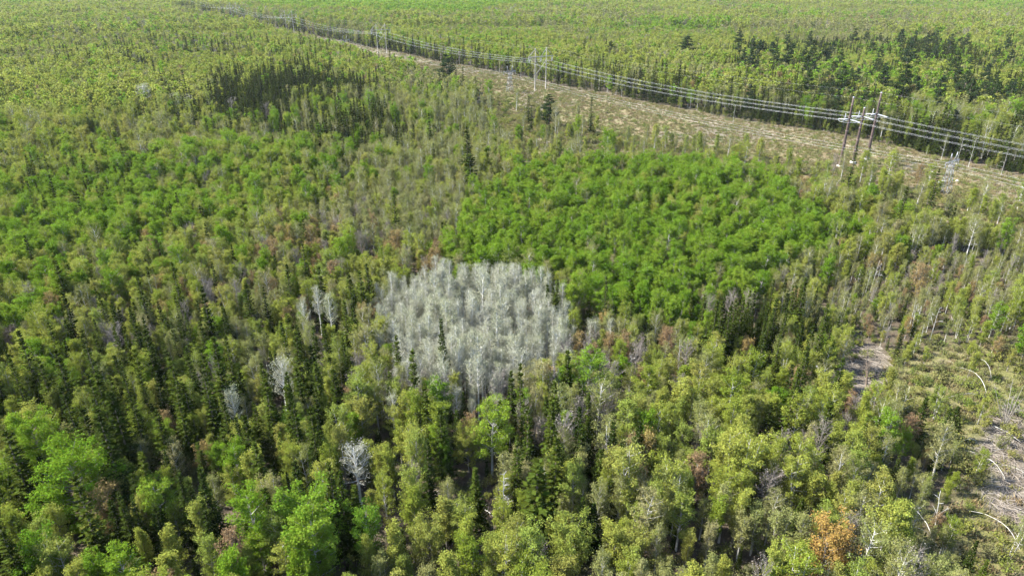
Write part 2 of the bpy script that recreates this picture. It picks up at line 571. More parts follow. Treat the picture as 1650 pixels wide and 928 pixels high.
def pine(seed, h, cr, leafmat, lod=False):
    r = np.random.default_rng(seed)
    tg, cg = Geo(), Geo()
    zs = np.linspace(0, 1, 6)
    bend = r.normal(0, .02, (6, 2)).cumsum(0) * h * .2
    tp = np.stack([bend[:, 0] * zs, bend[:, 1] * zs, zs * h * .97], 1)
    tg.tube(tp, (.013 * h + .03) * (1.02 - zs) + .02, 5)
    n_wh = int(h / (1.5 if lod else 1.05))
    for i in range(n_wh):
        f = .16 + .84 * (i + r.uniform(0, .7)) / n_wh
        p0 = np.array([np.interp(f, zs, tp[:, c]) for c in range(3)])
        prof = min(1.0, (1.06 - f) * 1.9) * (0.75 + .25 * min(1, f * 2.5))
        for b in range(r.integers(4, 6)):
            az = r.uniform(0, 6.28)
            L = cr * prof * r.uniform(.55, 1.2)
            up = r.uniform(-.05, .25) + .55 * max(0, f - .6)
            d = np.array((math.cos(az), math.sin(az), up))
            p2 = p0 + d * L
            if not lod:
                tg.tube([p0, p2], [.06, .02], 3, cap=False)
            n_c = max(2, int(L / (.9 if lod else .55)))
            for q in range(n_c):
                s = .3 + .75 * (q + r.uniform(.2, .8)) / n_c
                c = p0 + d * L * s + np.array((0, 0, .12 * L * s * s))
                m = 5 if lod else 26
                pts = c + r.normal(size=(m, 3)) * np.array((.42, .42, .2)) * (0.5 + .16 * L)
                leaf_quads(cg, pts, 0.85 if lod else .44, r, .9, None, 0.25, .5)
    pts = tp[-1] + r.normal(size=(24, 3)) * np.array((.22, .22, .45))
    leaf_quads(cg, pts, .4, r, .9, None, 0, .5)
    return tg.mesh('trunk', BARK['brown']), cg.mesh('crown', leafmat)


def shrub(seed, h, cr, leafmat, n_leaf=420, leaf=.24, twig=14):
    r = np.random.default_rng(seed)
    tg, cg = Geo(), Geo()
    ends = []
    for i in range(twig):
        az = r.uniform(0, 6.28)
        t = r.uniform(.15, 1) ** .6
        e = np.array((math.cos(az) * cr * t, math.sin(az) * cr * t, h * r.uniform(.45, 1.0) * (1.05 - .45 * t)))
        m = e * np.array((.35, .35, .55))
        tg.tube([np.zeros(3), m, e], [.03, .02, .007], 3, cap=False)
        ends += [e, (e + m) / 2]
    C = np.array(ends)
    idx = r.integers(0, len(C), n_leaf)
    pts = C[idx] + r.normal(size=(n_leaf, 3)) * np.array((.3, .3, .22)) * cr * .55
    pts[:, 2] = np.maximum(pts[:, 2], .08)
    leaf_quads(cg, pts, leaf, r, .6, unit(pts))
    return tg.mesh('stems', BARK['grey']), cg.mesh('foliage', leafmat)


NEAR, FARM = {}, {}          # kind -> list of (trunk mesh, crown mesh, nominal height)
S0 = 100
for i in range(7):
    h = [12, 13, 11, 12.5, 10.5, 13.5, 11.5][i]
    NEAR.setdefault('green', []).append((*broadleaf(S0 + i, h, [2.5, 2.8, 2.2, 2.6, 2.1, 2.9, 2.4][i], .28, 28, 7000, .21, .70, BARK['pale'] if i % 2 else BARK['grey'], LEAF['green'], [1.0, .9, 1.15, 1.0, 1.2, .85, 1.1][i], 1), h))
    NEAR.setdefault('yellow', []).append((*broadleaf(S0 + 20 + i, h - 1, [2.0, 2.4, 1.7, 2.2, 1.9, 2.5, 1.6][i], .25, 28, 5200, .185, .60, BARK['white'] if i == 1 else BARK['pale'] if i % 2 else BARK['grey'], LEAF['yellow'], [1.1, .9, 1.3, 1.1, 1.2, .9, 1.35][i], 3, stems=1 + (i % 3 == 2), top=[.55, .6, .45, .6, .7, .5, .75][i]), h - 1))
    NEAR.setdefault('olive', []).append((*broadleaf(S0 + 40 + i, h - 1, [1.9, 2.2, 1.6, 2.1, 1.7, 2.3, 1.5][i], .3, 28, 3600, .15, .57, BARK['white'] if i in (1, 5) else BARK['pale'], LEAF['olive'], [1.2, 1.0, 1.4, 1.1, 1.3, 1.0, 1.45][i], 6, stems=1 + (i % 3 == 1), top=[.55, .6, .45, .6, .7, .5, .75][i]), h - 1))
for i in range(4):
    h = [9, 10, 11, 8.5][i]
    NEAR.setdefault('rust', []).append((*broadleaf(S0 + 60 + i, h, 2.0, .25, 26, 3000, .19, .58, BARK['grey'], LEAF['rust'], 1.15, 5), h))
    NEAR.setdefault('bare', []).append((*broadleaf(S0 + 70 + i, h + 1, 2.1, .3, 26, 700, .13, .5, BARK['grey'], LEAF['bare'], 1.25, 12), h + 1))
for i in range(6):
    h = [12, 13, 11, 12.5, 11.5, 10.5][i]
    NEAR.setdefault('silver', []).append((*broadleaf(S0 + 80 + i, h, [1.9, 1.5, 1.8, 1.4, 2.0, 1.6][i], .42, 30, 2100, .115, .55, BARK['bright'], LEAF['silver'], 1.25, 5, .02), h))
for i in range(6):
    h = [14, 16, 12.5, 15, 13.5, 8][i]
    NEAR.setdefault('spruce', []).append((*spruce(S0 + 90 + i, h, [2.0, 2.15, 1.8, 1.7, 2.3, 1.9][i], LEAF['spruce']), h))
for i in range(4):
    h = [18, 20, 17, 21][i]
    NEAR.setdefault('green_big', []).append((*broadleaf(S0 + 120 + i, [13, 15, 14, 12][i], [4.6, 5.6, 5.2, 4.4][i], .2, 46, 15500, .225, .86, BARK['grey'], LEAF['green'], .75), [13, 15, 14, 12][i]))
    NEAR.setdefault('yellow_big', []).append((*broadleaf(S0 + 125 + i, [10, 11, 10, 9][i], [3.6, 4.2, 3.9, 3.5][i], .16, 36, 9000, .225, .8, BARK['grey'], LEAF['yellow'], .85, 2), [10, 11, 10, 9][i]))
    NEAR.setdefault('rust_big', []).append((*broadleaf(S0 + 145 + i, [10, 11, 10, 9][i], [3.6, 4.0, 3.4, 3.2][i], .14, 36, 7500, .2, .75, BARK['grey'], LEAF['orange'], .9, 3), [10, 11, 10, 9][i]))
    NEAR.setdefault('pine', []).append((*pine(S0 + 110 + i, h, [3.6, 4.0, 3.4, 4.2][i], LEAF['pine']), h))
for i in range(6):
    h = [2.2, 2.8, 1.7, 3.4, 2.5, 3.0][i]
    NEAR.setdefault('shrub', []).append((*shrub(S0 + 130 + i, h, [1.3, 1.5, 1.2, 1.6, 1.8, 1.3][i], LEAF['shrub']), h))
for i in range(4):
    FARM.setdefault('green', []).append((*broadleaf(S0 + 200 + i, 12, 2.7, .25, 11, 330, .78, .95, BARK['grey'], LEAF['green'], .9, lod=True), 12))
    FARM.setdefault('yellow', []).append((*broadleaf(S0 + 210 + i, 11.5, [2.5, 2.1, 2.7, 1.9][i], .25, 11, 320, .70, .85, BARK['grey'], LEAF['yellow'], 1.0, lod=True), 11.5))
    FARM.setdefault('olive', []).append((*broadleaf(S0 + 220 + i, 11.5, [2.4, 1.9, 2.6, 1.8][i], .25, 11, 300, .60, .85, BARK['pale'], LEAF['olive'], 1.1, lod=True), 11.5))
    FARM.setdefault('rust', []).append((*broadleaf(S0 + 230 + i, 10.5, 2.3, .25, 11, 280, .60, .85, BARK['grey'], LEAF['rust'], 1.0, lod=True), 10.5))
    FARM.setdefault('bare', []).append((*broadleaf(S0 + 240 + i, 11, 2.3, .25, 11, 260, .45, .8, BARK['pale'], LEAF['bare'], 1.2, lod=True), 11))
    FARM.setdefault('spruce', []).append((*spruce(S0 + 250 + i, 14.5, 2.1, LEAF['spruce'], lod=True), 14.5))
    FARM.setdefault('pine', []).append((*pine(S0 + 260 + i, 18, 3.6, LEAF['pine'], lod=True), 18))
FARM['silver'] = NEAR['silver']
FARM['shrub'] = NEAR['shrub']

# ------------------------------------------------------------------ ground sheet
rr = [0.0] + list(18 * 1.0205 ** np.arange(0, 308))
rr = np.array([r for r in rr if r < 9000] + [9000.0])
ang = np.radians(np.concatenate([np.arange(-180, -58, 4.0), np.arange(-58, 58.01, 0.42), np.arange(62, 180, 4.0)]))
na = len(ang)
GX = (rr[:, None] * np.sin(ang)[None]).ravel()
GY = (rr[:, None] * np.cos(ang)[None]).ravel()
GZ = terrain(GX, GY)
i, j = np.meshgrid(np.arange(len(rr) - 1), np.arange(na), indexing='ij')
k = (j + 1) % na
quads = np.stack([i * na + j, i * na + k, (i + 1) * na + k, (i + 1) * na + j], -1).reshape(-1, 4)[:, ::-1]
gm = bpy.data.meshes.new('ground')
gm.vertices.add(len(GX))
gm.vertices.foreach_set('co', np.stack([GX, GY, GZ], 1).astype(np.float32).ravel())
gm.loops.add(quads.size)
gm.loops.foreach_set('vertex_index', quads.ravel().astype(np.int32))
gm.polygons.add(len(quads))
gm.polygons.foreach_set('loop_start', (np.arange(len(quads)) * 4).astype(np.int32))


def soft(poly, w):
    s = np.where(inside(poly, GX, GY), 1, -1) * dist_poly(poly, GX, GY)
    return np.clip((s + (noise2(GX, GY, 7, 5) - .5) * w * 1.5) / w * .5 + .5, 0, 1)


cleared = np.maximum(soft(CORRIDOR, 6), soft(SCRUB, 5))
brushy = soft(OPENING, 4)
soilm = np.maximum.reduce([soft(SLASH, 1.2), soft(TRACK, 1.5)] + [soft(g, 1.5) for g in GLADES])
fe_d = dist_poly(FAR_EDGE, GX, GY, False)
strip = np.clip(1.25 - fe_d / 17, 0, 1) * cleared * (noise2(GX, GY, 9, 8) * .8 + .3) * .8
soilm = np.maximum(soilm, np.clip(strip, 0, 1))
patch = np.clip((noise2(GX, GY, 22, 3) - .62) * 5, 0, 1) * cleared
soilm = np.maximum(soilm, patch * .8)
for nm, arr in (('cleared', cleared), ('brushy', brushy), ('soil', soilm)):
    at_ = gm.attributes.new(nm, 'FLOAT', 'POINT')
    at_.data.foreach_set('value', arr.astype(np.float32))
gm.materials.append(GROUND)
gm.update(calc_edges=True)
gm.shade_smooth()
ground = link('ground', gm)
tag(ground, 'forest floor with a cleared strip of tan dry grass under the power line', kind='structure')

# ------------------------------------------------------------------ power line
LINE_PLACE = ['nearest the camera', 'in the middle', 'farthest from the camera']


def gz(x, y):
    return float(terrain(x, y))


def insulator_string(g, p, q, r=.13, n=9):
    p, q = np.asarray(p, float), np.asarray(q, float)
    pts, rad = [], []
    for i in range(n):
        for f, rr_ in ((0.0, .3), (.3, 1.0), (.7, 1.0), (.95, .3)):
            pts.append(p + (q - p) * (i + f) / n)
            rad.append(r * rr_)
    g.tube(pts, rad, 6)


MAIN = [(283, 100), (145.2, 286.0), (19.5, 484.5), (-126, 698), (-284, 932), (-440, 1163), (-590, 1386)]
main_dir = []
for i, p in enumerate(MAIN):
    a, b = np.array(MAIN[max(0, i - 1)], float), np.array(MAIN[min(len(MAIN) - 1, i + 1)], float)
    d = (b - a) / np.linalg.norm(b - a)
    main_dir.append((d, np.array((d[1], -d[0]))))     # along the line, across it (towards the far side)
ATT = []                                               # per structure: 3 phase points, 2 shield points

# the three-pole structure of weathered steel
base3 = [np.array((136.9, 280.0)), np.array((145.4, 286.4)), np.array((153.6, 291.4))]
h3 = [27.9, 22.7, 28.0]
root = empty('three_pole_power_structure', (*MAIN[1], gz(*MAIN[1])), 'tall rust-brown three-pole power structure standing on pale footings in the cleared strip', 'power pole')
org = np.array((*MAIN[1], gz(*MAIN[1])))
att = []
d1 = np.array((-126., 198.)) / 234.7
d0 = np.array((.596, -.803))
for b, h in zip(base3, h3):
    z0 = gz(*b)
    p = np.array((*b, z0)) - org
    g = Geo()
    zz = np.linspace(0, h, 9)
    g.tube(np.stack([p[0] + zz * 0, p[1] + zz * 0, p[2] + zz + .5], 1), np.linspace(.66, .36, 9), 12)
    for zf in np.arange(4.5, h - 1, 5.2):
        g.tube(np.stack([p[0] + np.zeros(2), p[1] + np.zeros(2), p[2] + zf + np.array((0, .35))], 1), [.78 - zf * .011] * 2, 12)
    pole = link('pole', g.mesh('pole', STEEL_BROWN), root)
    g = Geo()
    g.tube(np.stack([p[0] + np.zeros(4), p[1] + np.zeros(4), p[2] + np.array((-1, .55, .72, .73))], 1), [1.25, 1.25, 1.12, .7], 14)
    link('footing', g.mesh('footing', CONCRETE), root)
    zc = p[2] + 19.6
    for dv in (d1, d0):
        for off in (-.28, .28):
            n_ = np.array((dv[1], -dv[0])) * off
            g = Geo()
            insulator_string(g, (p[0] + dv[0] * .5 + n_[0], p[1] + dv[1] * .5 + n_[1], zc), (p[0] + dv[0] * 4.6 + n_[0], p[1] + dv[1] * 4.6 + n_[1], zc - .55), .21)
            link('insulator', g.mesh('insulator', PORCELAIN), root)
        g = Geo()
        e = np.array((p[0] + dv[0] * 4.7, p[1] + dv[1] * 4.7, zc - .56))
        nn = np.array((dv[1], -dv[0], 0)) * .55
        g.beam(e - nn, e + nn, .16, .3)
        link('yoke_plate', g.mesh('yoke_plate', GALV), root)
    # jumper held off the pole by a post insulator on a short arm
    side = np.array((d1[1], -d1[0])) * -1
    g = Geo()
    a0 = np.array((p[0], p[1], zc + .2))
    a1 = a0 + np.array((side[0] * 4.2, side[1] * 4.2, -.25))
    g.beam(a0, a1, .3, .34)
    arm = link('jumper_arm', g.mesh('jumper_arm', GALV), root)
    g = Geo()
    insulator_string(g, a1 * .75 + a0 * .25 + np.array((0, 0, .1)), a1 * .75 + a0 * .25 + np.array((0, 0, 2.6)), .19)
    link('post_insulator', g.mesh('post_insulator', PORCELAIN), root)
    g = Geo()
    t = np.linspace(0, 1, 9)[:, None]
    ea, eb = np.array((p[0] + d1[0] * 4.7, p[1] + d1[1] * 4.7, zc - .6)), np.array((p[0] + d0[0] * 4.7, p[1] + d0[1] * 4.7, zc - .6))
    mid = a1 + np.array((0, 0, -.6))
    J = ea * (1 - t) ** 2 + (2 * mid - .5 * ea - .5 * eb) * 2 * t * (1 - t) + eb * t ** 2
    g.tube(J, .045, 5)
    link('jumper_cable', g.mesh('jumper_cable', ALU), root)
    g = Geo()
    g.tube(np.stack([p[0] + np.zeros(3), p[1] + np.zeros(3), p[2] + h + np.array((.4, .6, .7))], 1), [.42, .42, .1], 10)
    link('pole_cap', g.mesh('pole_cap', GALV), pole)
    att.append((org + np.array((p[0], p[1], zc - .56))))
att3 = dict(phase=att, shield=[org + np.array((*(base3[0] - MAIN[1]), h3[0] + .4)), org + np.array((*(base3[2] - MAIN[1]), h3[2] + .4))])


def frame_structure(idx, label):
    d, nrm = main_dir[idx]
    x, y = MAIN[idx]
    z0 = gz(x, y)
    rt = empty('transmission_frame', (x, y, z0), label, 'power pole', 'two-pole frames along the power line')
    n3, d3 = np.array((*nrm, 0)), np.array((*d, 0))
    Z = np.array((0, 0, 1.))
    H, half = 27.6, 4.6
    for s in (-1, 1):
        g = Geo()
        g.tube([n3 * s * half - Z * .6, n3 * s * half + Z * 12, n3 * s * half + Z * H], [.36, .30, .20], 8)
        link('pole', g.mesh('pole', WOODPOLE), rt)
    for o in (-.22, .22):
        g = Geo()
        g.beam(n3 * -10.2 + Z * 22 + d3 * (o + (.22 if o > 0 else -.22)), n3 * 10.2 + Z * 22 + d3 * (o + (.22 if o > 0 else -.22)), .22, .36)
        link('crossarm', g.mesh('crossarm', PALE_ARM), rt)
    for s in (-1, 1):
        for e in (10.0, .4):
            g = Geo()
            g.beam(n3 * s * half + Z * (H - .6) + d3 * .03, n3 * s * e + Z * 22.25 + d3 * .03, .22)
            link('arm_brace', g.mesh('arm_brace', PALE_ARM), rt)
    for s in (-1, 1):
        g = Geo()
        g.beam(n3 * s * half + Z * 19.2 + d3 * s * .36, n3 * -s * half + Z * 9.4 + d3 * s * .36, .22)
        link('cross_brace', g.mesh('cross_brace', PALE_ARM), rt)
    ph = []
    for o in (-9.4, 0, 9.4):
        for w in (-.5, .5):
            g = Geo()
            insulator_string(g, n3 * (o + w * 1.6) + Z * 21.8, n3 * (o + w * .3) + Z * 18.9, .19)
            link('insulator', g.mesh('insulator', PORCELAIN), rt)
        ph.append(np.array((x, y, z0)) + n3 * o + Z * 18.7)
    return dict(phase=ph, shield=[np.array((x, y, z0)) + n3 * s * half + Z * H for s in (-1, 1)])


frame_labels = {2: 'two-pole power frame with pale braces in the middle of the cleared strip',
                3: 'two-pole power frame second along the line beyond the brown three-pole structure',
                4: 'two-pole power frame third along the line beyond the brown three-pole structure',
                5: 'two-pole power frame fourth along the line, small and hazy near the skyline'}
ATT = {1: att3}
for i in (2, 3, 4, 5):
    ATT[i] = frame_structure(i, frame_labels[i])
for i in (0, 6):                                       # where the line goes on out of sight: only its wires are needed
    d, nrm = main_dir[i]
    n3 = np.array((*nrm, 0))
    b = np.array((*MAIN[i], gz(*MAIN[i])))
    if i == 0:
        n3 = np.array((.80, .60, 0))
    else:
        n3 = np.array((*main_dir[5][1], 0))
    ATT[i] = dict(phase=[b + n3 * o + np.array((0, 0, 19.)) for o in (-9.8, 0, 9.8)], shield=[b + n3 * o + np.array((0, 0, 28.)) for o in (-9.8, 9.8)])


def cable(name, pts, sag, rad, label, group, mat=ALU):
    g = Geo()
    P, W = [], []
    for i in range(len(pts) - 1):
        a, b = pts[i], pts[i + 1]
        m = 22
        for k in range(m + (i == len(pts) - 2)):
            t = k / m
            p = a * (1 - t) + b * t
            p = p - np.array((0, 0, 4 * sag[i] * t * (1 - t)))
            P.append(p)
    g.tube(P, rad, 4)
    o = link(name, g.mesh(name, mat))
    tag(o, label, 'power cable', group)
    return o


SAG = [2.6, 3.0, 3.6, 4.0, 4.0, 4.0]
for ph in range(3):
    for sb in (-1, 1):
        pts = []
        for i in range(7):
            nn = np.array((*main_dir[i][1], 0)) * .32 * sb
            pts.append(ATT[i]['phase'][ph] + nn + np.array((0, 0, .12 * sb)))
        cable('conductor_cable', pts, SAG, .021,
              f"silvery power cable, {'inner' if sb < 0 else 'outer'} of the twin pair {LINE_PLACE[ph]} on the main line", 'twin conductors of the main power line')
for sh in range(2):
    cable('shield_wire', [ATT[i]['shield'][sh] for i in range(7)], [s * .7 for s in SAG], .008,
          f"thin wire along the pole tops, {'camera side' if sh == 0 else 'forest side'} of the main line", 'shield wires of the main power line')


def lattice_tower(x, y, rz, H, label):
    z0 = gz(x, y)
    rt = empty('lattice_tower', (x, y, z0), label, 'pylon', 'lattice towers of the smaller power line', rz)
    Z = np.array((0, 0, 1.))
    lv = np.array((0, .22, .42, .60, .74)) * H
    wd = np.array((2.1, 1.65, 1.25, .9, .7))
    legs = [(-1, -1), (1, -1), (1, 1), (-1, 1)]
    for sx, sy in legs:
        g = Geo()
        for k in range(4):
            g.beam((sx * wd[k], sy * wd[k] * .8, lv[k] - (.4 if k == 0 else 0)), (sx * wd[k + 1], sy * wd[k + 1] * .8, lv[k + 1]), .12)
        link('leg', g.mesh('leg', GALV), rt)
    for f in range(4):
        (ax, ay), (bx, by) = legs[f], legs[(f + 1) % 4]
        g = Geo()
        for k in range(4):
            P = lambda sx, sy, q: np.array((sx * wd[q], sy * wd[q] * .8, lv[q]))
            g.beam(P(ax, ay, k), P(bx, by, k + 1), .065)
            g.beam(P(bx, by, k), P(ax, ay, k + 1), .065)
            g.beam(P(ax, ay, k + 1), P(bx, by, k + 1), .06)
        link('face_bracing', g.mesh('face_bracing', GALV), rt)
    top = lv[-1]
    g = Geo()
    for sy in (-.4, .4):
        g.beam((-5.0, sy * .4, top + 1.1), (5.0, sy * .4, top + 1.1), .13)
        g.beam((-5.0, 0, top + 1.1), (-.7, sy, top), .10)
        g.beam((5.0, 0, top + 1.1), (.7, sy, top), .10)
        for q in range(-4, 4):
            g.beam((q * 1.1, sy, top + (1.1 if q % 2 else .3)), ((q + 1) * 1.1, sy, top + (.3 if q % 2 else 1.1)), .07)
    link('crossarm', g.mesh('crossarm', GALV), rt)
    for s in (-1, 1):
        g = Geo()
        g.beam((s * 1.9, -.3, top + 1.1), (s * 2.1, 0, H + .3), .14)
        g.beam((s * 1.9, .3, top + 1.1), (s * 2.1, 0, H + .3), .14)
        g.beam((s * .5, 0, top + 1.1), (s * 2.1, 0, H - .6), .09)
        link('peak', g.mesh('peak', GALV), rt)
    out = []
    for o in (-4.8, 0, 4.8):
        g = Geo()
        insulator_string(g, (o, 0, top + 1.0), (o, 0, top - .7), .14, 6)
        link('insulator', g.mesh('insulator', GLASSGREY), rt)
        c, s = math.cos(rz), math.sin(rz)
        out.append(np.array((x + o * c, y + o * s, z0 + top - .75)))
    return out


rz2 = math.atan2(.567, .824)
sec = [[np.array((280 + o * .82, 70 + o * .57, 11.)) for o in (-4.8, 0, 4.8)],
       lattice_tower(160, 244, rz2, 15.2, 'pale lattice tower beside white rocks at the near edge of the cleared strip'),
       lattice_tower(-1.5, 477, rz2, 17.0, 'pale lattice tower beside the two-pole frame in the middle of the cleared strip'),
       lattice_tower(-163, 705, rz2, 16.0, 'hazy lattice tower far along the cleared strip'),
       [np.array((-360 + o * .82, 985 + o * .57, 12.)) for o in (-4.8, 0, 4.8)]]
for ph in range(3):
    cable('conductor_cable', [s[ph] for s in sec], [2.5, 3.2, 3.5, 4.0], .018,
          f"thin silvery cable {LINE_PLACE[ph]} on the smaller lattice-tower line", 'cables of the smaller power line')

# ------------------------------------------------------------------ trees: where and which
CANDS = []          # rows: x, y, kind, scale, rotation, zone phrase index


def lay(spacing, r0, r1, seed, jitter=.42):
    r = np.random.default_rng(seed)
    ys = np.arange(max(35, r0 * .6), r1 + spacing, spacing * .87)
    X, Y = [], []
    for n, y in enumerate(ys):
        half = .80 * (y * CP + CAM_H * SP) + 45
        xs = np.arange(-half, half, spacing) + (spacing / 2 if n % 2 else 0)
        X.append(xs)
        Y.append(np.full(len(xs), y))
    X, Y = np.concatenate(X), np.concatenate(Y)
    X = X + r.uniform(-jitter, jitter, len(X)) * spacing
    Y = Y + r.uniform(-jitter, jitter, len(Y)) * spacing
    d = np.hypot(X, Y)
    k = (d >= r0) & (d < r1)
    return X[k], Y[k]


def mix_table(mix):
    ks = list(mix)
    p = np.array([mix[q] for q in ks], float)
    return ks, p / p.sum()


def choose(X, Y, r):
    n = len(X)
    kinds = np.empty(n, object)
    zid = np.full(n, -1)
    done = np.zeros(n, bool)
    wob = lambda s, a: ((noise2(X, Y, 9, s) - .5) * a, (noise2(X, Y, 9, s + 1) - .5) * a)
    wx, wy = wob(31, 9)
    wx = wx + (noise2(X, Y, 28, 35) - .5) * 18 + r.normal(0, 2.2, n)
    wy = wy + (noise2(X, Y, 28, 36) - .5) * 18 + r.normal(0, 2.2, n)
    for zi, (nm, poly, mix, ph) in enumerate(ZONES):
        k = ~done & inside(poly, X + wx * (.25 if nm == 'silver' else 1), Y + wy * (.25 if nm == 'silver' else 1))
        zid[k] = zi
        done |= k
    zid = np.where((zid == -1), -1, zid)
    u = r.uniform(0, 1, n)
    # patches: each kind favoured where its own slow noise is high
    bias = {q: noise2(X, Y, 34, 40 + a) * .4 + noise2(X, Y * .6, 110, 60 + a) * .6 for a, q in enumerate(('green', 'yellow', 'olive', 'rust', 'silver', 'bare', 'spruce', 'pine'))}
    for zi in range(-1, len(ZONES)):
        k = np.nonzero(zid == zi)[0]
        if not len(k):
            continue
        ks, p = mix_table(DEFAULT_MIX if zi < 0 else ZONES[zi][2])
        W = np.stack([p[a] * np.exp((bias[q][k] - .5) * (11.0 if q == 'spruce' else 5.0 if q in ('rust', 'green', 'pine') else 7.0)) for a, q in enumerate(ks)], 1)
        W /= W.sum(1, keepdims=True)
        c = np.minimum((u[k][:, None] > np.cumsum(W, 1)).sum(1), len(ks) - 1)
        kinds[k] = np.array(ks, object)[c]
    return kinds, zid


def clear_factor(X, Y):
    f = np.ones(len(X))
    s = np.where(inside(CORRIDOR, X, Y), 1, -1) * dist_poly(CORRIDOR, X, Y)
    f[s > -1.5] = 0
    f[inside(SCRUB, X, Y)] = .10
    f[inside(SLASH, X, Y) | inside(TRACK, X, Y)] = 0
    f[inside(OPENING, X, Y)] *= .14
    for g in GLADES:
        f[inside(g, X, Y)] = 0
    return f, s


def fill(spacing, r0, r1, seed, smin, smax):
    r = np.random.default_rng(seed)
    X, Y = lay(spacing, r0, r1, seed)
    f, s = clear_factor(X, Y)
    gaps = noise2(X, Y, 16, 77)
    mixed = inside(ZONES[8][1], X, Y) | inside(ZONES[9][1], X, Y)
    f = f * np.where(inside(ZONES[1][1], X, Y), .72, 1) * np.where(mixed, .62, 1) * np.where((gaps > .80) & (np.hypot(X, Y) < 700), .6, 1)
    k = r.uniform(0, 1, len(X)) < f * .97
    X, Y, s = X[k], Y[k], s[k]
    kinds, zid = choose(X, Y, r)
    sc = r.uniform(smin, smax, len(X)) * (0.82 + .36 * noise2(X, Y, 45, 90))
    edge = (s > -14) & (dist_poly(FAR_EDGE, X, Y, False) < 14)
    swap = edge & (r.uniform(0, 1, len(X)) < .65)
    belt = (dist_poly(FAR_EDGE, X, Y, False) < 60) & (s < 0) & (X > 60) & (X > np.interp(Y, [p[1] for p in FAR_EDGE], [p[0] for p in FAR_EDGE]))
    swap |= belt & (noise2(X, Y, 16, 83) > .5) & (r.uniform(0, 1, len(X)) < .6)
    kinds[swap] = 'spruce'
    sc[edge] *= r.uniform(.7, 1.15, edge.sum())
    young = np.array([z >= 0 and ZONES[z][0] in ('pale_birches', 'opening') for z in zid])
    sc[young] *= .62
    sp = kinds == 'spruce'
    sc[sp] *= r.uniform(.72, 1.18, sp.sum())
    for a in range(len(X)):
        CANDS.append((X[a], Y[a], kinds[a], sc[a], r.uniform(0, 6.283), zid[a]))


fill(3.05, 45, 330, 1, .66, 1.06)
fill(4.4, 330, 900, 2, .80, 1.30)
fill(6.8, 900, 2700, 3, 1.15, 1.8)
# the silvery clump stands closer together
r = np.random.default_rng(5)
X, Y = lay(2.35, 45, 330, 6)
sdist = np.where(inside(ZONES[0][1], X, Y), 1, -1) * dist_poly(ZONES[0][1], X, Y) + (noise2(X, Y, 7, 11) - .5) * 9
k = r.uniform(0, 1, len(X)) < .72 / (1 + np.exp(-np.clip(sdist, -40, 40) / 1.6))
for a in np.nonzero(k)[0]:
    dome = .86 + .22 * min(1, max(0, sdist[a] / 12))
    CANDS.append((X[a], Y[a], 'silver', r.uniform(.72, 1.12) * dome, r.uniform(0, 6.28), 0))
X, Y = lay(2.7, 45, 900, 7)
fcl, _ = clear_factor(X, Y)
wx_, wy_ = (noise2(X, Y, 8, 31) - .5) * 14 + (noise2(X, Y, 25, 33) - .5) * 34, (noise2(X, Y, 8, 32) - .5) * 14 + (noise2(X, Y, 25, 34) - .5) * 34
CONIFERS = {'spruce_stand': (.48, .75, .45, 1.3), 'fir_pocket': (.30, .65, .55, 1.0), 'dark_corner': (.47, .36, .65, 1.35), 'lower_mix': (.41, .48, .65, 1.3),
            'left_mix': (.62, .28, .65, 1.2), 'right_mix': (.60, .28, .6, 1.05), 'opening': (.68, .2, .4, .8), 'green_stand': (.70, .4, .7, 1.05), 'pine_hill': (.52, .35, .7, 1.2)}
taken = np.zeros(len(X), bool)
for zi, zz_ in enumerate(ZONES):
    blur = 9.0 if zz_[0] == 'spruce_stand' else 3.0
    inz = ~taken & inside(zz_[1], X + wx_ + r.normal(0, blur, len(X)), Y + wy_ + r.normal(0, blur, len(X)))
    taken |= inz
    if zz_[0] not in CONIFERS:
        continue
    th, pr, s0, s1 = CONIFERS[zz_[0]]
    kk = inz & (fcl > .15) & (noise2(X, Y, 11, 15) * .5 + noise2(X, Y, 30, 16) * .5 > th) & (r.uniform(0, 1, len(X)) < pr)
    for a in np.nonzero(kk)[0]:
        CANDS.append((X[a], Y[a], 'spruce', r.uniform(s0, s1), r.uniform(0, 6.28), zi))
# young firs and saplings close the foot of the tree wall behind the cleared strip
for a in range(1, len(FAR_EDGE) - 2):
    p, q = np.array(FAR_EDGE[a], float), np.array(FAR_EDGE[a + 1], float)
    L_ = np.linalg.norm(q - p)
    nrm_ = np.array((q[1] - p[1], p[0] - q[0])) / L_
    for t_ in np.arange(0, L_, 2.4):
        if r.uniform() < .7:
            w_ = p + (q - p) * (t_ + r.uniform(-1, 1)) / L_ + nrm_ * r.uniform(-1.5, 5)
            CANDS.append((w_[0], w_[1], ('spruce', 'spruce', 'yellow')[r.integers(0, 3)], r.uniform(.28, .62), r.uniform(0, 6.28), -1))
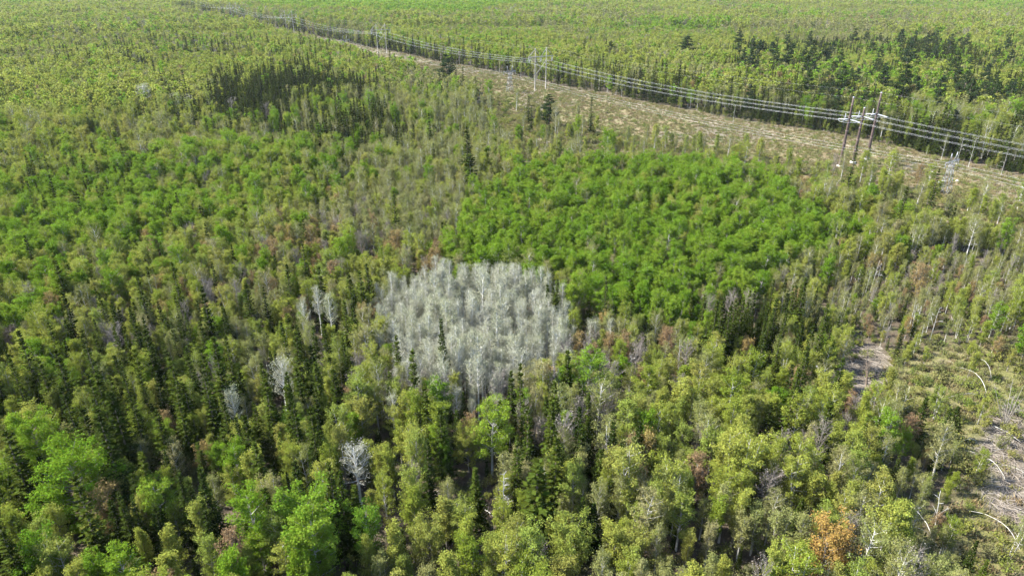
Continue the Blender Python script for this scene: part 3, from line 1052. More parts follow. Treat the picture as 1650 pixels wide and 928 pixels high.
# trees that stand out: kind, top pixel (u, v), height, widening, label
HERO = [
    ('pine', 719, 86, 25, 1.55, 'large dark pine with ragged boughs standing alone at the edge of the cleared strip'),
    ('pine', 886, 151, 17, 1.5, 'dark pine standing alone in the brush at the near side of the cleared strip'),
    ('pine', 1110, 56, 25, 1.95, 'largest dark pine rising above the woods beyond the power line'),
    ('pine', 1232, 62, 23, 1.43, 'tall dark pine in the pair beyond the cables, the one nearer the brown poles'),
    ('pine', 1216, 60, 23, 1.30, 'tall dark pine in the pair beyond the cables, the one farther from the brown poles'),
    ('pine', 985, 66, 19, 1.69, 'broad dull green pine in the woods beyond the two-pole frame'),
    ('pine', 1344, 66, 20, 1.17, 'dark pine peeking over the woods behind the tops of the brown poles'),
    ('pine', 1408, 66, 21, 1.49, 'broad dark pine on the rise behind the brown poles'),
    ('pine', 1345, 96, 22, 1.17, 'slim dark pine just behind the first brown pole'),
    ('pine', 1430, 110, 22, 1.30, 'dark pine just behind the last brown pole'),
    ('pine', 1475, 82, 21, 1.43, 'bluish pine on the rise, to the far side of the brown poles'),
    ('pine', 1520, 120, 20, 1.30, 'dark pine in the woods above the lattice tower with white rocks'),
    ('spruce', 752, 203, 23, 1.5, 'tallest dark spruce, alone among pale trees short of the cleared strip'),
    ('spruce', 757, 250, 16, 1.6, 'dark bushy spruce just in front of the tallest lone spruce'),
    ('spruce', 708, 652, 15, 1.05, 'tall narrow dark spruce in front of the silvery clump'),
    ('spruce', 687, 702, 14, 1.1, 'spruce beside the tall narrow one in front of the silvery clump'),
    ('spruce', 765, 748, 12, 1.35, 'broad green spruce next to the grey dead snag'),
    ('spruce', 866, 735, 16, 1.2, 'tall dark spruce just behind the grey dead snag'),
    ('spruce', 806, 640, 13, 1.1, 'spruce with a bare lower trunk in front of the silvery clump'),
    ('spruce', 281, 622, 16, 1.0, 'tall thin spruce in the shadows beside the yellow-green crown'),
    ('spruce', 392, 668, 15, 1.1, 'dark spruce just in front of the two silvery trees'),
    ('spruce', 356, 688, 13, 1.0, 'shorter dark spruce in the row in front of the two silvery trees'),
    ('spruce', 545, 755, 14, 1.0, 'dark spruce beside the small whitish tree'),
    ('spruce', 940, 795, 11, 1.1, 'dark spruce of the pair near the lime green crown'),
    ('spruce', 957, 805, 10, 1.3, 'broader dark spruce of the pair near the lime green crown'),
    ('spruce', 1494, 640, 10, 1.2, 'dark spruce at the edge of the brushy opening'),
    ('spruce', 1545, 655, 7, 1.7, 'low broad fir at the edge of the brushy opening'),
    ('spruce', 1293, 805, 9, 1.2, 'small dark spruce beside the big orange tree'),
    ('green', 45, 672, 13, 1.3, 'bright green rounded tree, smaller of two beside the shadowy corner'),
    ('green', 108, 728, 15, 1.75, 'largest bright green spreading tree in the shadowy corner'),
    ('green', 492, 795, 14, 1.6, 'wide bright green tree beside the dark spruces at the bottom edge'),
    ('green', 1440, 668, 11, 1.05, 'fresh green tree between the rusty tree and the brushy opening'),
    ('green', 715, 705, 9, .6, 'slim bright green sapling squeezed beside the tall narrow spruce'),
    ('green', 912, 662, 10, .8, 'bright green tree in the mixed woods below the silvery clump'),
    ('green', 340, 548, 11, .9, 'bright green tree among olive trees beside the spruces'),
    ('green', 107, 128, 15, 1.15, 'dark green rounded tree alone in the far pale woods'),
    ('rust', 1342, 848, 11, 1.4, 'big orange-leaved tree at the bottom edge'),
    ('rust', 1412, 622, 8, 1.19, 'pinkish rust tree beside the pale brush pile'),
    ('rust', 1208, 543, 8, .9, 'small red-brown tree below the dark spruce pocket'),
    ('rust', 1180, 635, 6, 1.1, 'low pinkish tree among yellow-green crowns'),
    ('rust', 258, 488, 10, .9, 'reddish budding tree among olive crowns'),
    ('rust', 1490, 425, 9, 1.19, 'orange-tinted tree among the thin pale trunks'),
    ('rust', 640, 375, 10, 1.0, 'brownish tree behind the silvery clump'),
    ('yellow', 753, 685, 9, 1.25, 'golden yellow tree between two spruces'),
    ('yellow', 690, 838, 9, 1.3, 'golden green rounded tree at the bottom edge'),
    ('yellow', 920, 842, 10, 1.35, 'lime green tree at the bottom edge'),
    ('yellow', 1025, 855, 9, 1.3, 'lime green tree beside the pair of small spruces at the bottom edge'),
    ('yellow', 1175, 760, 10, 1.3, 'lemon green tree above the big orange tree'),
    ('silver', 448, 574, 14, 1.15, 'tall silvery tree standing apart, the larger of two near the spruces'),
    ('silver', 369, 620, 12, 1.1, 'silvery tree standing apart, the smaller of two near the spruces'),
    ('silver', 570, 712, 12, 1.45, 'small whitish tree alone among dark spruces'),
    ('silver', 229, 136, 16, 2.2, 'pale bare-looking tree with a tall clear trunk in the far woods'),
    ('silver', 281, 150, 12, 2.3, 'pale grey tree beside the one with a tall clear trunk'),
    ('silver', 300, 152, 12, 2.0, 'pale grey tree, farther of two beside the one with a tall clear trunk'),
    ('silver', 508, 455, 13, 1.0, 'silvery tree at the side of the silvery clump'),
    ('silver', 527, 468, 13, 1.0, 'silvery tree between the lone one and the silvery clump'),
    ('silver', 486, 478, 12, .9, 'thin silvery tree farthest out from the silvery clump'),
    ('silver', 776, 432, 16, 1.0, 'tallest silvery tree poking above the back of the clump'),
    ('silver', 790, 640, 7, 1.2, 'small silvery tree in front of the silvery clump'),
    ('bare', 370, 158, 13, 1.6, 'grey leafless tree in front of the spruce stand'),
    ('bare', 425, 165, 11, 1.5, 'pinkish grey leafless tree in front of the spruce stand'),
    ('bare', 178, 530, 10, 1.3, 'leafless grey tree with spreading branches in the mixed woods'),
    ('bare', 1180, 462, 11, 1.3, 'tan leafless tree above the dark spruce pocket'),
    ('bare', 1145, 470, 10, 1.2, 'tan leafless tree beside another above the dark spruce pocket'),
    ('bare', 1210, 465, 10, 1.1, 'tan leafless tree, last of the row above the dark spruce pocket'),
    ('bare', 985, 580, 11, 1.2, 'leafless white-limbed tree beside the silvery clump'),
    ('bare', 1260, 700, 9, 1.1, 'grey leafless tree among yellow-green crowns'),
]
KIND_NAME = {'green': 'green_broadleaf_tree', 'yellow': 'yellow_green_broadleaf_tree', 'olive': 'olive_broadleaf_tree', 'rust': 'rust_broadleaf_tree',
             'silver': 'silvery_broadleaf_tree', 'bare': 'leafless_tree', 'spruce': 'spruce_tree', 'pine': 'pine_tree', 'shrub': 'shrub'}
CATEGORY = {'spruce': 'spruce tree', 'pine': 'pine tree', 'shrub': 'shrub'}
LOOK = {'green': 'bright green broadleaf tree', 'yellow': 'yellow-green broadleaf tree', 'olive': 'olive half-leafed tree', 'rust': 'rusty brown budding tree',
        'silver': 'silvery white-stemmed tree', 'bare': 'grey leafless tree', 'spruce': 'dark narrow spruce', 'pine': 'dark ragged pine', 'shrub': 'low leafy shrub'}
PARTS = {q: ('stems', 'foliage') if q == 'shrub' else ('trunk', 'crown') for q in KIND_NAME}
hero_xy = []
for kind, u, v, h, wd, label in HERO:
    x, y = at(u, v, h)
    protos = NEAR[kind]
    if wd >= 1.2 and kind + '_big' in NEAR:
        protos, wd = NEAR[kind + '_big'], wd / 1.55
    pi = int(abs(u * 7 + v)) % len(protos)
    tr, cr_, h0 = protos[pi]
    s = h / h0
    z = gz(x, y)
    e = empty(KIND_NAME[kind], (x, y, z - .05), label, CATEGORY.get(kind, 'broadleaf tree'), None, (u * 1.7) % 6.28, (s * wd, s * wd, s))
    link('trunk', tr, e)
    link('crown', cr_, e)
    hero_xy.append((x, y, 1.2 + 1.15 * wd * (1.0 if kind == 'spruce' else 1.6) * min(1.2, s)))
hx = np.array(hero_xy)

# shrubs in the cleared strip, the brush belt and the openings
r = np.random.default_rng(21)
X, Y = (np.concatenate(q) for q in zip(lay(3.3, 60, 560, 22, .5), lay(4.2, 560, 1500, 23, .5)))
inC, inS, inO = inside(CORRIDOR, X, Y), inside(SCRUB, X, Y), inside(OPENING, X, Y)
nearness = np.clip(1 - dist_poly(NEAR_EDGE, X, Y, False) / 34, 0, 1)
p = np.where(inS, .7, np.where(inC, .05 + .42 * nearness * (noise2(X, Y, 13, 9) > .45), np.where(inO, 1.0, 0)))
p[inside(TRACK, X, Y)] = .42
p[inside(SLASH, X, Y)] = .3
ok = r.uniform(0, 1, len(X)) < p
for a in np.nonzero(ok)[0]:
    zi = -2 if (inC[a] or inS[a]) else -3
    CANDS.append((X[a], Y[a], 'shrub', r.uniform(.55, 1.15) * (1.15 if inS[a] else 1.0), r.uniform(0, 6.28), zi))

# drop those that would stand inside a tree that stands out, then sort by how large they show
C = CANDS
cx, cy = np.array([c[0] for c in C]), np.array([c[1] for c in C])
ck = np.array([c[2] for c in C], object)
cs = np.array([c[3] for c in C])
crz = np.array([c[4] for c in C])
cz = np.array([c[5] for c in C])
keep = np.ones(len(cx), bool)
near = np.hypot(cx, cy) < 900
for x, y, d in hx:
    keep &= ~(near & (np.hypot(cx - x, cy - y) < d))
for b in base3 + [np.array(MAIN[2]), np.array((160., 244.)), np.array((-1.5, 477.))]:
    keep &= ~(np.hypot(cx - b[0], cy - b[1]) < 4.0)
cx, cy, ck, cs, crz, cz = (a[keep] for a in (cx, cy, ck, cs, crz, cz))
terr = terrain(cx, cy)
nomh = np.array([{'silver': 13.5, 'spruce': 13.5, 'pine': 19, 'shrub': 2.6}.get(q, 11.3) for q in ck])
pu, pv, pd = project(cx, cy, terr + nomh * cs * .75)
shows = (pu > -12) & (pu < 1662) & (pv > -5) & (pv < 935) & (pd > 10)
app = cs * nomh / pd
SIZE_WORDS = ('small', 'middling', 'tall')
MAX_EACH = 285
indiv = np.zeros(len(cx), bool)
for kind in KIND_NAME:
    k = np.nonzero((ck == kind) & shows)[0]
    k = k[np.argsort(-app[k])][:MAX_EACH - sum(1 for q in HERO if q[0] == kind)]
    indiv[k] = True
LANDMARK = [(hero_xy[a][0], hero_xy[a][1], n) for a, n in {
    0: 'large lone pine at the strip', 1: 'lone pine in the brush', 2: 'largest pine beyond the cables',
    5: 'broad dull green pine', 7: 'broad pine behind the brown poles', 12: 'tallest lone spruce',
    14: 'tall narrow spruce below the clump', 16: 'broad spruce beside the snag', 18: 'bare-trunked spruce below the clump',
    19: 'tall thin spruce in the shadows', 20: 'spruce before two silvery trees', 25: 'spruce at the brushy opening',
    26: 'low broad fir by the opening', 28: 'smaller of two green round trees', 29: 'largest green spreading tree',
    30: 'wide green tree at the bottom', 31: 'fresh green tree by the opening', 33: 'green tree below the silvery clump',
    34: 'green tree among olive crowns', 35: 'lone round green far tree', 36: 'big orange tree',
    37: 'pinkish rust tree', 38: 'small red-brown tree', 39: 'low pinkish tree',
    40: 'reddish budding tree', 41: 'orange-tinted tree by pale trunks', 42: 'brownish tree behind the clump',
    43: 'golden yellow tree', 44: 'golden green tree at the bottom', 45: 'lime green tree at the bottom',
    47: 'lemon green tree', 48: 'larger lone silvery tree', 49: 'smaller lone silvery tree',
    50: 'small whitish tree', 51: 'pale tree with clear trunk', 57: 'tallest silvery tree',
    58: 'small silvery tree below the clump', 59: 'grey tree before the spruce stand', 61: 'leafless spreading grey tree',
    62: 'tan tree above the spruce pocket', 65: 'white-limbed tree beside the clump', 66: 'grey tree among yellow-green crowns',
}.items()]
LANDMARK += [(*at(u, v), n) for u, v, n in ((812, 852, 'grey dead snag'), (1616, 692, 'clump of leaning bare stems'), (1503, 877, 'longest arched birch'), (1590, 637, 'hooked birch'),
    (1396, 622, 'dark forked bare tree'), (1374, 263, 'brown three-pole structure'), (1521, 311, 'lattice tower by white rocks'), (1642, 890, 'bowed birch at the border'))]
RANK = ('closest', 'second closest', 'third closest', 'fourth closest', 'fifth closest')
unique = {}
for kind in KIND_NAME:
    k = np.nonzero(indiv & (ck == kind))[0]
    if not len(k):
        continue
    best = {}
    for hi, (x, y, _) in enumerate(LANDMARK):
        dx, dy = cx[k] - x, cy[k] - y
        dd = np.hypot(dx, dy)
        for sname, m in (('behind', (dy > abs(dx))), ('in front of', (dy < -abs(dx))), ('left of', (dx < -abs(dy))), ('right of', (dx > abs(dy)))):
            w = np.nonzero(m & (dd < 42))[0]
            w = w[np.argsort(dd[w])][:5]
            for rk, a in enumerate(w):
                cost = dd[a] * (1 + rk * .5)
                if cost < best.get(k[a], (1e9,))[0]:
                    best[k[a]] = (cost, hi, sname, rk)
    for a, (c, hi, sname, rk) in best.items():
        unique[a] = f'{RANK[rk]} {LOOK[kind]} {sname} the {LANDMARK[hi][2]}'
PLACE = {-1: 'in the wide woods short of the power line', -2: 'in the brush along the cleared strip', -3: 'in the brushy opening with bent birches'}
n_proto = {q: len(NEAR[q]) for q in NEAR}
FE_X, FE_Y = [p[0] for p in FAR_EDGE], [p[1] for p in FAR_EDGE]
for a in np.nonzero(indiv)[0]:
    kind = ck[a]
    tr, cr_, h0 = NEAR[kind][int(crz[a] * 1000) % n_proto[kind]]
    s = cs[a]
    if kind == 'shrub':
        place = PLACE[int(cz[a])]
    elif cz[a] >= 0:
        place = ZONES[int(cz[a])][3]
    else:
        place = 'in the woods beyond the power line' if cx[a] > np.interp(cy[a], FE_Y, FE_X) else PLACE[-1]
    size = SIZE_WORDS[0 if s < .8 else 1 if s < 1.0 else 2]
    wd = s * (1 + .16 * math.sin(crz[a] * 37))
    e = empty(KIND_NAME[kind], (cx[a], cy[a], terr[a] - .05), unique.get(a, f'{size} {LOOK[kind]} {place}'), CATEGORY.get(kind, 'broadleaf tree'), f'{size} {LOOK[kind]}s {place}', crz[a], (wd, wd, s))
    link(PARTS[kind][0], tr, e)
    link(PARTS[kind][1], cr_, e)

# ------------------------------------------------------------------ the rest of the forest: one mass of each kind


def mass(name, x, y, z, rz, sc, pick, protos, label, cat):
    """Plants without number, one object: points that carry copies of a few plants."""
    me = bpy.data.meshes.new(name)
    me.vertices.add(len(x))
    me.vertices.foreach_set('co', np.stack([x, y, z], 1).astype(np.float32).ravel())
    for nm, tp, arr in (('turn', 'FLOAT', rz), ('size', 'FLOAT', sc), ('pick', 'INT', pick)):
        at_ = me.attributes.new(nm, tp, 'POINT')
        at_.data.foreach_set('value', np.asarray(arr, np.int32 if tp == 'INT' else np.float32))
    ob = link(name, me)
    tag(ob, label, cat, None, 'stuff')
    ng = bpy.data.node_groups.new(name, 'GeometryNodeTree')
    ng.interface.new_socket('Geometry', in_out='INPUT', socket_type='NodeSocketGeometry')
    ng.interface.new_socket('Geometry', in_out='OUTPUT', socket_type='NodeSocketGeometry')
    N, L = ng.nodes, ng.links
    gi, go = N.new('NodeGroupInput'), N.new('NodeGroupOutput')
    iop = N.new('GeometryNodeInstanceOnPoints')
    join = N.new('GeometryNodeJoinGeometry')
    for tr, cr_, h0 in reversed(protos):      # the last one joined becomes number 0
        jj = N.new('GeometryNodeJoinGeometry')
        for me_ in (tr, cr_):
            src = bpy.data.objects.new(name + '_piece', me_)       # not linked into the scene
            oi = N.new('GeometryNodeObjectInfo')
            oi.inputs['Object'].default_value = src
            L.new(oi.outputs['Geometry'], jj.inputs[0])
        g2i = N.new('GeometryNodeGeometryToInstance')
        L.new(jj.outputs[0], g2i.inputs[0])
        L.new(g2i.outputs[0], join.inputs[0])

    def named(nm, tp):
        q = N.new('GeometryNodeInputNamedAttribute')
        q.data_type = tp
        q.inputs['Name'].default_value = nm
        return q.outputs['Attribute']
    comb = N.new('ShaderNodeCombineXYZ')
    L.new(named('turn', 'FLOAT'), comb.inputs['Z'])
    L.new(gi.outputs[0], iop.inputs['Points'])
    L.new(join.outputs[0], iop.inputs['Instance'])
    iop.inputs['Pick Instance'].default_value = True
    L.new(named('pick', 'INT'), iop.inputs['Instance Index'])
    L.new(comb.outputs[0], iop.inputs['Rotation'])
    L.new(named('size', 'FLOAT'), iop.inputs['Scale'])
    L.new(iop.outputs[0], go.inputs[0])
    md = ob.modifiers.new('plants', 'NODES')
    md.node_group = ng
    return ob


dist = np.hypot(cx, cy)
PLURAL = {'green': ('green_forest', 'bright green trees of the far forest merging into one canopy'),
          'yellow': ('yellow_green_forest', 'yellow-green trees of the far forest merging into one canopy'),
          'olive': ('olive_forest', 'olive half-leafed trees of the far forest merging into one canopy'),
          'rust': ('rust_forest', 'rusty brown trees scattered through the far forest'),
          'silver': ('silvery_forest', 'silvery trees filling the inside of the pale clump'),
          'bare': ('leafless_forest', 'grey leafless trees scattered through the far forest'),
          'spruce': ('spruce_forest', 'dark spruces scattered through the far forest'),
          'pine': ('pine_forest', 'dark pines scattered through the far forest'),
          'shrub': ('shrubbery', 'low brush covering the cleared strip beyond the nearer shrubs')}
for kind, (nm, lab) in PLURAL.items():
    k = (ck == kind) & ~indiv
    if not k.any():
        continue
    nr, fr = NEAR[kind], FARM[kind]
    protos = nr + fr if fr is not nr else nr
    far = (dist[k] > (800 if kind in ('spruce', 'pine') else 430)) & (fr is not nr)
    q = (crz[k] * 1000).astype(int)
    pick = np.where(far, len(nr) + q % len(fr), q % len(nr))
    mass(nm, cx[k], cy[k], terr[k] - .05, crz[k], cs[k], pick, protos, lab, 'forest' if kind != 'shrub' else 'brush')

# undergrowth below and between the trees
r = np.random.default_rng(31)
X, Y = lay(2.6, 45, 420, 32, .5)
f, s = clear_factor(X, Y)
k = (f > .5) & (r.uniform(0, 1, len(X)) < .8)
X, Y = X[k], Y[k]
small = [NEAR['spruce'][5], NEAR['spruce'][2]]
und = NEAR['shrub'] + small
pick = np.where(r.uniform(0, 1, len(X)) < .22, len(NEAR['shrub']) + r.integers(0, 2, len(X)), r.integers(0, len(NEAR['shrub']), len(X)))
sc = np.where(pick >= len(NEAR['shrub']), r.uniform(.22, .45, len(X)), r.uniform(.4, 1.0, len(X)))
mass('undergrowth', X, Y, terrain(X, Y) - .05, r.uniform(0, 6.28, len(X)), sc, pick, und, 'low saplings and brush growing under the forest trees', 'undergrowth')

# tufts of dry grass and small brush in the cleared strip
gtuft = []
for i in range(4):
    rg = np.random.default_rng(400 + i)
    g, g2 = Geo(), Geo()
    m = 46
    base = rg.normal(size=(m, 3)) * np.array((.45, .45, 0))
    tip = base + rg.normal(size=(m, 3)) * np.array((.22, .22, .1)) + np.array((0, 0, .5))
    side = unit(np.cross(tip - base, rg.normal(size=(m, 3)))) * .07
    g.quads(np.stack([base - side, base + side, tip + side * .3, tip - side * .3], 1), rg.uniform(0, 1, m))
    g2.tube([(0, 0, 0), (.1, .05, .3)], [.02, .005], 3)
    gtuft.append((g2.mesh('stalk', BARK['grey']), g.mesh('blades', LEAF['grass']), .6))
X, Y = (np.concatenate(q) for q in zip(lay(1.9, 60, 640, 41, .5), lay(3.2, 640, 1500, 42, .5)))
inC = inside(CORRIDOR, X, Y) | inside(SCRUB, X, Y) | inside(OPENING, X, Y)
k = inC & (r.uniform(0, 1, len(X)) < .5 + .4 * noise2(X, Y, 8, 71)) & (~inside(TRACK, X, Y) | (r.uniform(0, 1, len(X)) < .35))
X, Y = X[k], Y[k]
mass('grass', X, Y, terrain(X, Y) - .03, r.uniform(0, 6.28, len(X)), r.uniform(.6, 1.6, len(X)), r.integers(0, 4, len(X)), gtuft, 'tufts of dry grass all over the cleared strip', 'grass')


# cut brush lying about: sticks in one mass
def sticks(name, poly, n, lmin, lmax, label, seed, along=None, bend=None):
    rg = np.random.default_rng(seed)
    xs, ys = [p[0] for p in poly], [p[1] for p in poly]
    g = Geo()
    made = 0
    while made < n:
        x, y = rg.uniform(min(xs), max(xs)), rg.uniform(min(ys), max(ys))
        if not inside(poly, np.array([x]), np.array([y]))[0]:
            continue
        L = rg.uniform(lmin, lmax) ** 1.0
        a = rg.uniform(0, 3.14) if along is None else along + rg.normal(0, .5)
        z = gz(x, y) + rg.uniform(.03, .4)
        d = np.array((math.cos(a), math.sin(a), rg.normal(0, .10)))
        c = np.array((x, y, z))
        w = rg.uniform(.02, .055) * (1 + L * .06)
        g.tube([c - d * L / 2, c + rg.normal(0, .04 * L, 3) * np.array((1, 1, .4)), c + d * L / 2], [w, w * .9, w * .4], 3)
        made += 1
    o = link(name, g.mesh(name, STICK))
    tag(o, label, 'brush', None, 'stuff')


sticks('slash_debris', SLASH, 420, .8, 4.5, 'pale cut branches heaped in the small clearing below the pale trunks', 51, 2.2)
sticks('slash_debris', TRACK, 700, .6, 4.0, 'grey branches strewn over the bare soil of the brushy opening', 52)
strip_poly = [tuple(p) for p in FAR_EDGE[1:9]] + [(p[0] - 20, p[1] - 16) for p in FAR_EDGE[1:9][::-1]]
sticks('slash_debris', strip_poly, 900, 1.0, 5.0, 'brown cut brush lying along the far edge of the cleared strip', 53, 2.15)
for gi_, gl in enumerate(GLADES):
    sticks('slash_debris', gl, 60, .8, 4.0, ['dead branches in the brown glade behind the green stand', 'dead branches at the foot of the pale tree with a tall clear trunk',
                                             'dead branches in the slot-like glade below the lone pine', 'dead branches beside the pale stump near the orange tree',
                                             'dead branches on the forest floor between the spruces'][gi_], 60 + gi_)

# ------------------------------------------------------------------ bent birches, snags, fallen trunks, rocks


def bent_birch(root_px, tip_px, peak, rad, label, tipz=.6):
    a, b = at(*root_px), at(*tip_px, tipz)
    za, zb = gz(*a), gz(*b) + tipz
    p0, p2 = np.array((*a, za - .2)), np.array((*b, zb))
    t = np.linspace(0, 1, 12)[:, None]
    c = p0 * .68 + p2 * .32
    c[2] = za + peak * 2.0
    P = p0 * (1 - t) ** 2 + c * 2 * t * (1 - t) + p2 * t ** 2
    rg = np.random.default_rng(int(root_px[0]))
    rt = empty('bent_birch', (p0[0], p0[1], za), label, 'birch', None)
    g = Geo()
    g.tube(P - np.array((p0[0], p0[1], za)) + rg.normal(0, .07, (12, 3)) * np.linspace(0, 1, 12)[:, None], np.linspace(rad * .85, rad * .25, 12), 6)
    link('trunk', g.mesh('trunk', BARK['white']), rt)
    g = Geo()
    q = P[-1] - np.array((p0[0], p0[1], za))
    dd = unit((P[-1] - P[-3])[None])[0]
    for i in range(16):
        s = P[rg.integers(6, 12)] - np.array((p0[0], p0[1], za))
        e = s + (dd + rg.normal(0, .55, 3)) * rg.uniform(.5, 1.5)
        g.tube([s, e], [.03, .008], 3, cap=False)
    pts = q + rg.normal(size=(120, 3)) * np.array((.9, .9, .45))
    leaf_quads(g, pts, .2, rg)
    link('twigs', g.mesh('twigs', LEAF['olive']), rt)


bent_birch((1503, 877), (1424, 802), 2.2, .072, 'long white birch trunk bent in an arc below the firs')
bent_birch((1508, 885), (1430, 856), 2.0, .050, 'slender grey birch bent flat beside the long arched one')
bent_birch((1642, 890), (1552, 826), 2.2, .066, 'white birch trunk bowed across the bare soil at the picture edge')
bent_birch((1620, 775), (1556, 728), 1.6, .066, 'white birch trunk leaning over bare soil in the brushy opening')
bent_birch((1590, 637), (1540, 594), 2.2, .066, 'white birch bent in a tight hook at the top of the brushy opening')
bent_birch((1597, 612), (1566, 580), 2.0, .044, 'thin birch bent over just behind the hooked one')
bent_birch((1660, 778), (1612, 752), 1.2, .055, 'white birch stem lying low across the bare track')
bent_birch((1582, 642), (1512, 646), 1.4, .044, 'pale stem bent low behind the spruce of the brushy opening')
bent_birch((1421, 505), (1385, 484), 2.0, .055, 'pale birch arched over among the thin pale trunks')
bent_birch((1575, 715), (1525, 730), 1.8, .050, 'pale birch bowed over the low firs')


def snag(px, h, rad, label, seed, n_br=16, bark='pale', lean=(0, 0), stems=1, name='dead_snag'):
    x, y = at(*px)
    z = gz(x, y)
    rt = empty(name, (x, y, z), label, 'dead tree')
    rg = np.random.default_rng(seed)
    gb = Geo()
    for st in range(stems):
        ln = np.array((*lean, 0)) + (0 if stems == 1 else rg.normal(0, .16, 3) * np.array((1, 1, 0)))
        zz = np.linspace(0, 1, 8)[:, None]
        P = np.concatenate([zz * ln[0] * h, zz * ln[1] * h, zz * h * (1 if stems == 1 else rg.uniform(.7, 1))], 1) + rg.normal(0, .05, (8, 3)) * zz
        P[0, 2] -= .2
        g = Geo()
        g.tube(P, np.linspace(rad, rad * .22, 8), 6)
        link('trunk', g.mesh('trunk', BARK[bark]), rt)
        for i in range(n_br):
            f = rg.uniform(.3, 1)
            p0 = np.array([np.interp(f, zz[:, 0], P[:, c]) for c in range(3)])
            a = rg.uniform(0, 6.28)
            d = np.array((math.cos(a), math.sin(a), rg.uniform(.1, .9)))
            L = h * .22 * (1.2 - f) * rg.uniform(.5, 1.3)
            p1 = p0 + d * L
            gb.tube([p0, p0 + d * L * .5 + np.array((0, 0, .05)), p1], [rad * .35, rad * .22, .012], 3, cap=False)
            for k in range(3):
                q0 = p0 + d * L * rg.uniform(.4, .9)
                gb.tube([q0, q0 + unit((d + rg.normal(0, .6, 3))[None])[0] * L * .45], [.025, .008], 3, cap=False)
    link('branches', gb.mesh('branches', BARK[bark]), rt)


snag((812, 852), 11, .17, 'grey dead snag with broken branches between two spruces', 71, 22)
snag((1616, 692), 8.5, .085, 'clump of leaning bare grey stems rising from the brushy opening', 72, 9, 'grey', stems=7, name='dead_stem_clump')
snag((1396, 622), 9, .16, 'dark forked bare tree standing by the pale brush pile', 73, 12, 'brown', (.05, .0), 2)
snag((1503, 868), 8, .10, 'slim white birch trunk leaning in front of the firs', 74, 6, 'white', (-.12, .05))
snag((1425, 860), 4.5, .16, 'short pale broken trunk beside the glade near the orange tree', 75, 3, 'white')
snag((1406, 222), 13, .10, 'pale dead pole-like trunk just beyond the last brown pole', 76, 6, 'pale', (.03, 0))
for q, (u, v, h) in enumerate([(1181, 198, 10), (1515, 262, 12), (1540, 268, 12), (1560, 270, 13), (1612, 284, 11)]):
    snag((u, v), h, .085, ['grey dead trunk at the far tree edge behind the cables', 'grey dead trunk at the far tree edge, first past the brown poles',
                          'grey dead trunk at the far tree edge, second past the brown poles', 'grey dead trunk at the far tree edge, third past the brown poles',
                          'grey dead trunk at the far tree edge, last before the picture border'][q], 80 + q, 6, 'pale')
wt = [(1467, 540, 8), (1474, 538, 7), (1496, 556, 9), (1606, 552, 7), (1402, 470, 9), (1412, 468, 8), (1560, 428, 8),
      (915, 690, 9), (868, 715, 9), (1252, 640, 9), (1310, 655, 9), (958, 690, 8), (1012, 640, 10), (890, 712, 7)]
for q, (u, v, h) in enumerate(wt):
    snag((u, v), h, .06, f"thin white bare trunk {'in the mixed woods below the silvery clump' if u < 1350 else 'among the pale trees beside the brushy opening'}", 90 + q, 5, 'white', ((q % 5 - 2) * .03, 0), name='bare_white_trunk')
for o in COL.objects:
    if o.name.startswith('bare_white_trunk') and o.type == 'EMPTY':
        o['group'] = o['label'].replace('trunk', 'trunks')


def fallen(px0, px1, rad, label):
    a, b = at(*px0), at(*px1)
    p0, p1 = np.array((*a, gz(*a) + rad + .25)), np.array((*b, gz(*b) + rad + .9))
    rt = empty('fallen_trunk', (p0[0], p0[1], gz(*a)), label, 'fallen trunk')
    g = Geo()
    o = np.array((p0[0], p0[1], gz(*a)))
    mid = (p0 + p1) / 2 + np.array((.1, .1, .25))
    g.tube([p0 - o, mid - o, p1 - o], [rad, rad * .8, rad * .4], 6)
    link('trunk', g.mesh('trunk', BARK['pale']), rt)
    g = Geo()
    rg = np.random.default_rng(int(px0[0]))
    for i in range(7):
        s = p0 + (p1 - p0) * rg.uniform(.4, 1) - o
        g.tube([s, s + rg.normal(0, .7, 3) + np.array((0, 0, .3))], [.04, .01], 3, cap=False)
    link('branches', g.mesh('branches', BARK['pale']), rt)


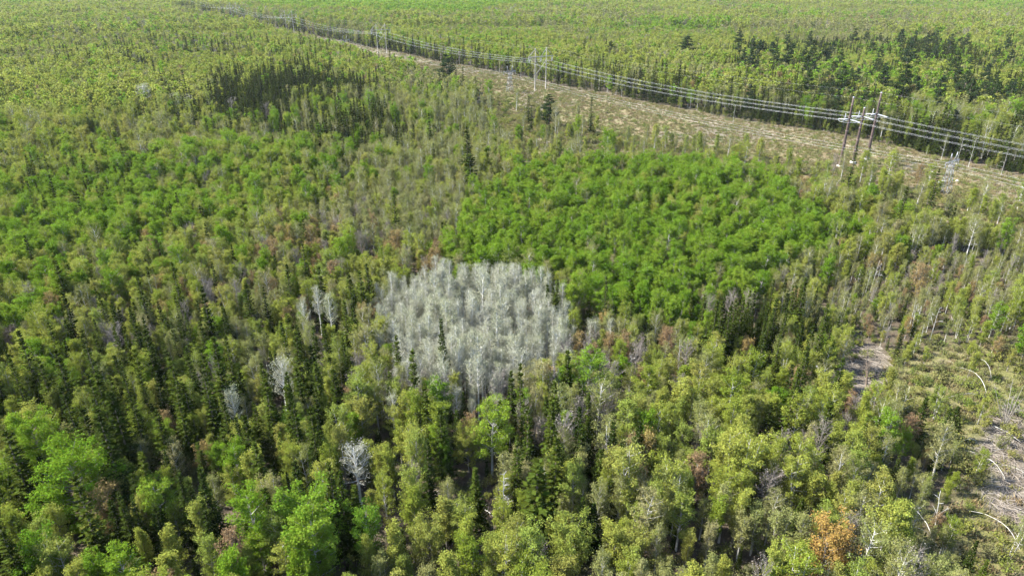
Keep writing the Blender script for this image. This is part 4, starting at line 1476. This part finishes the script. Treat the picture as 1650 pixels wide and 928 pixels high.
fallen((806, 838), (758, 812), .11, 'pale fallen limb lying against the grey dead snag')
fallen((1412, 715), (1390, 668), .10, 'pale fallen trunk beneath the pinkish rust tree')
fallen((168, 588), (200, 545), .10, 'grey fallen trunk beside the leafless spreading tree')
fallen((1600, 690), (1640, 720), .10, 'grey fallen stem at the foot of the leaning bare stems')


def rock(px, s, label, seed, flat=.5):
    x, y = at(*px)
    rg = np.random.default_rng(seed)
    import bmesh
    bm = bmesh.new()
    bmesh.ops.create_icosphere(bm, subdivisions=2, radius=1)
    for v in bm.verts:
        q = 1 + rg.normal(0, .12)
        v.co = Vector((v.co.x * s * q, v.co.y * s * .75 * q, v.co.z * s * flat * q))
    me = bpy.data.meshes.new('rock')
    bm.to_mesh(me)
    bm.free()
    me.materials.append(ROCK_WHITE)
    o = link('rock', me, None, (x, y, gz(x, y) + s * flat * .35))
    o.rotation_euler = (0, 0, rg.uniform(0, 6))
    tag(o, label, 'rock')


ROCK_WHITE = plain_material('white_rock', (.46, .45, .46), 0.9, 0, 0.15, 1.0)
rock((1513, 294), 1.1, 'large white boulder at the foot of the near lattice tower', 1, .4)
rock((1520, 291), .8, 'smaller white boulder touching the large one by the lattice tower', 2, .4)
rock((1503, 277), .5, 'small white stone up the slope from the lattice tower', 3)
rock((1543, 291), .7, 'pale stone past the near lattice tower', 4)
rock((1648, 303), 1.1, 'white boulder at the picture border in the cleared strip', 5, .4)
rock((1387, 801), .5, 'pale stone in the glade near the orange tree', 6)

# ------------------------------------------------------------------ thin spring haze over everything
hz, hn, hl = node_mat('haze_air')
pv_ = hn.new('ShaderNodeVolumePrincipled')
pv_.inputs['Color'].default_value = (.86, .92, 1.0, 1)
pv_.inputs['Density'].default_value = 0.00002
pv_.inputs['Anisotropy'].default_value = 0.0
ho = hn.new('ShaderNodeOutputMaterial')
hl.new(pv_.outputs[0], ho.inputs['Volume'])
g = Geo()
g.beam((-9300, 0, 38), (9300, 0, 38), 18600, 100)
haze = link('haze', g.mesh('haze', hz))
tag(haze, 'thin pale haze in the air over the whole forest', kind='stuff')
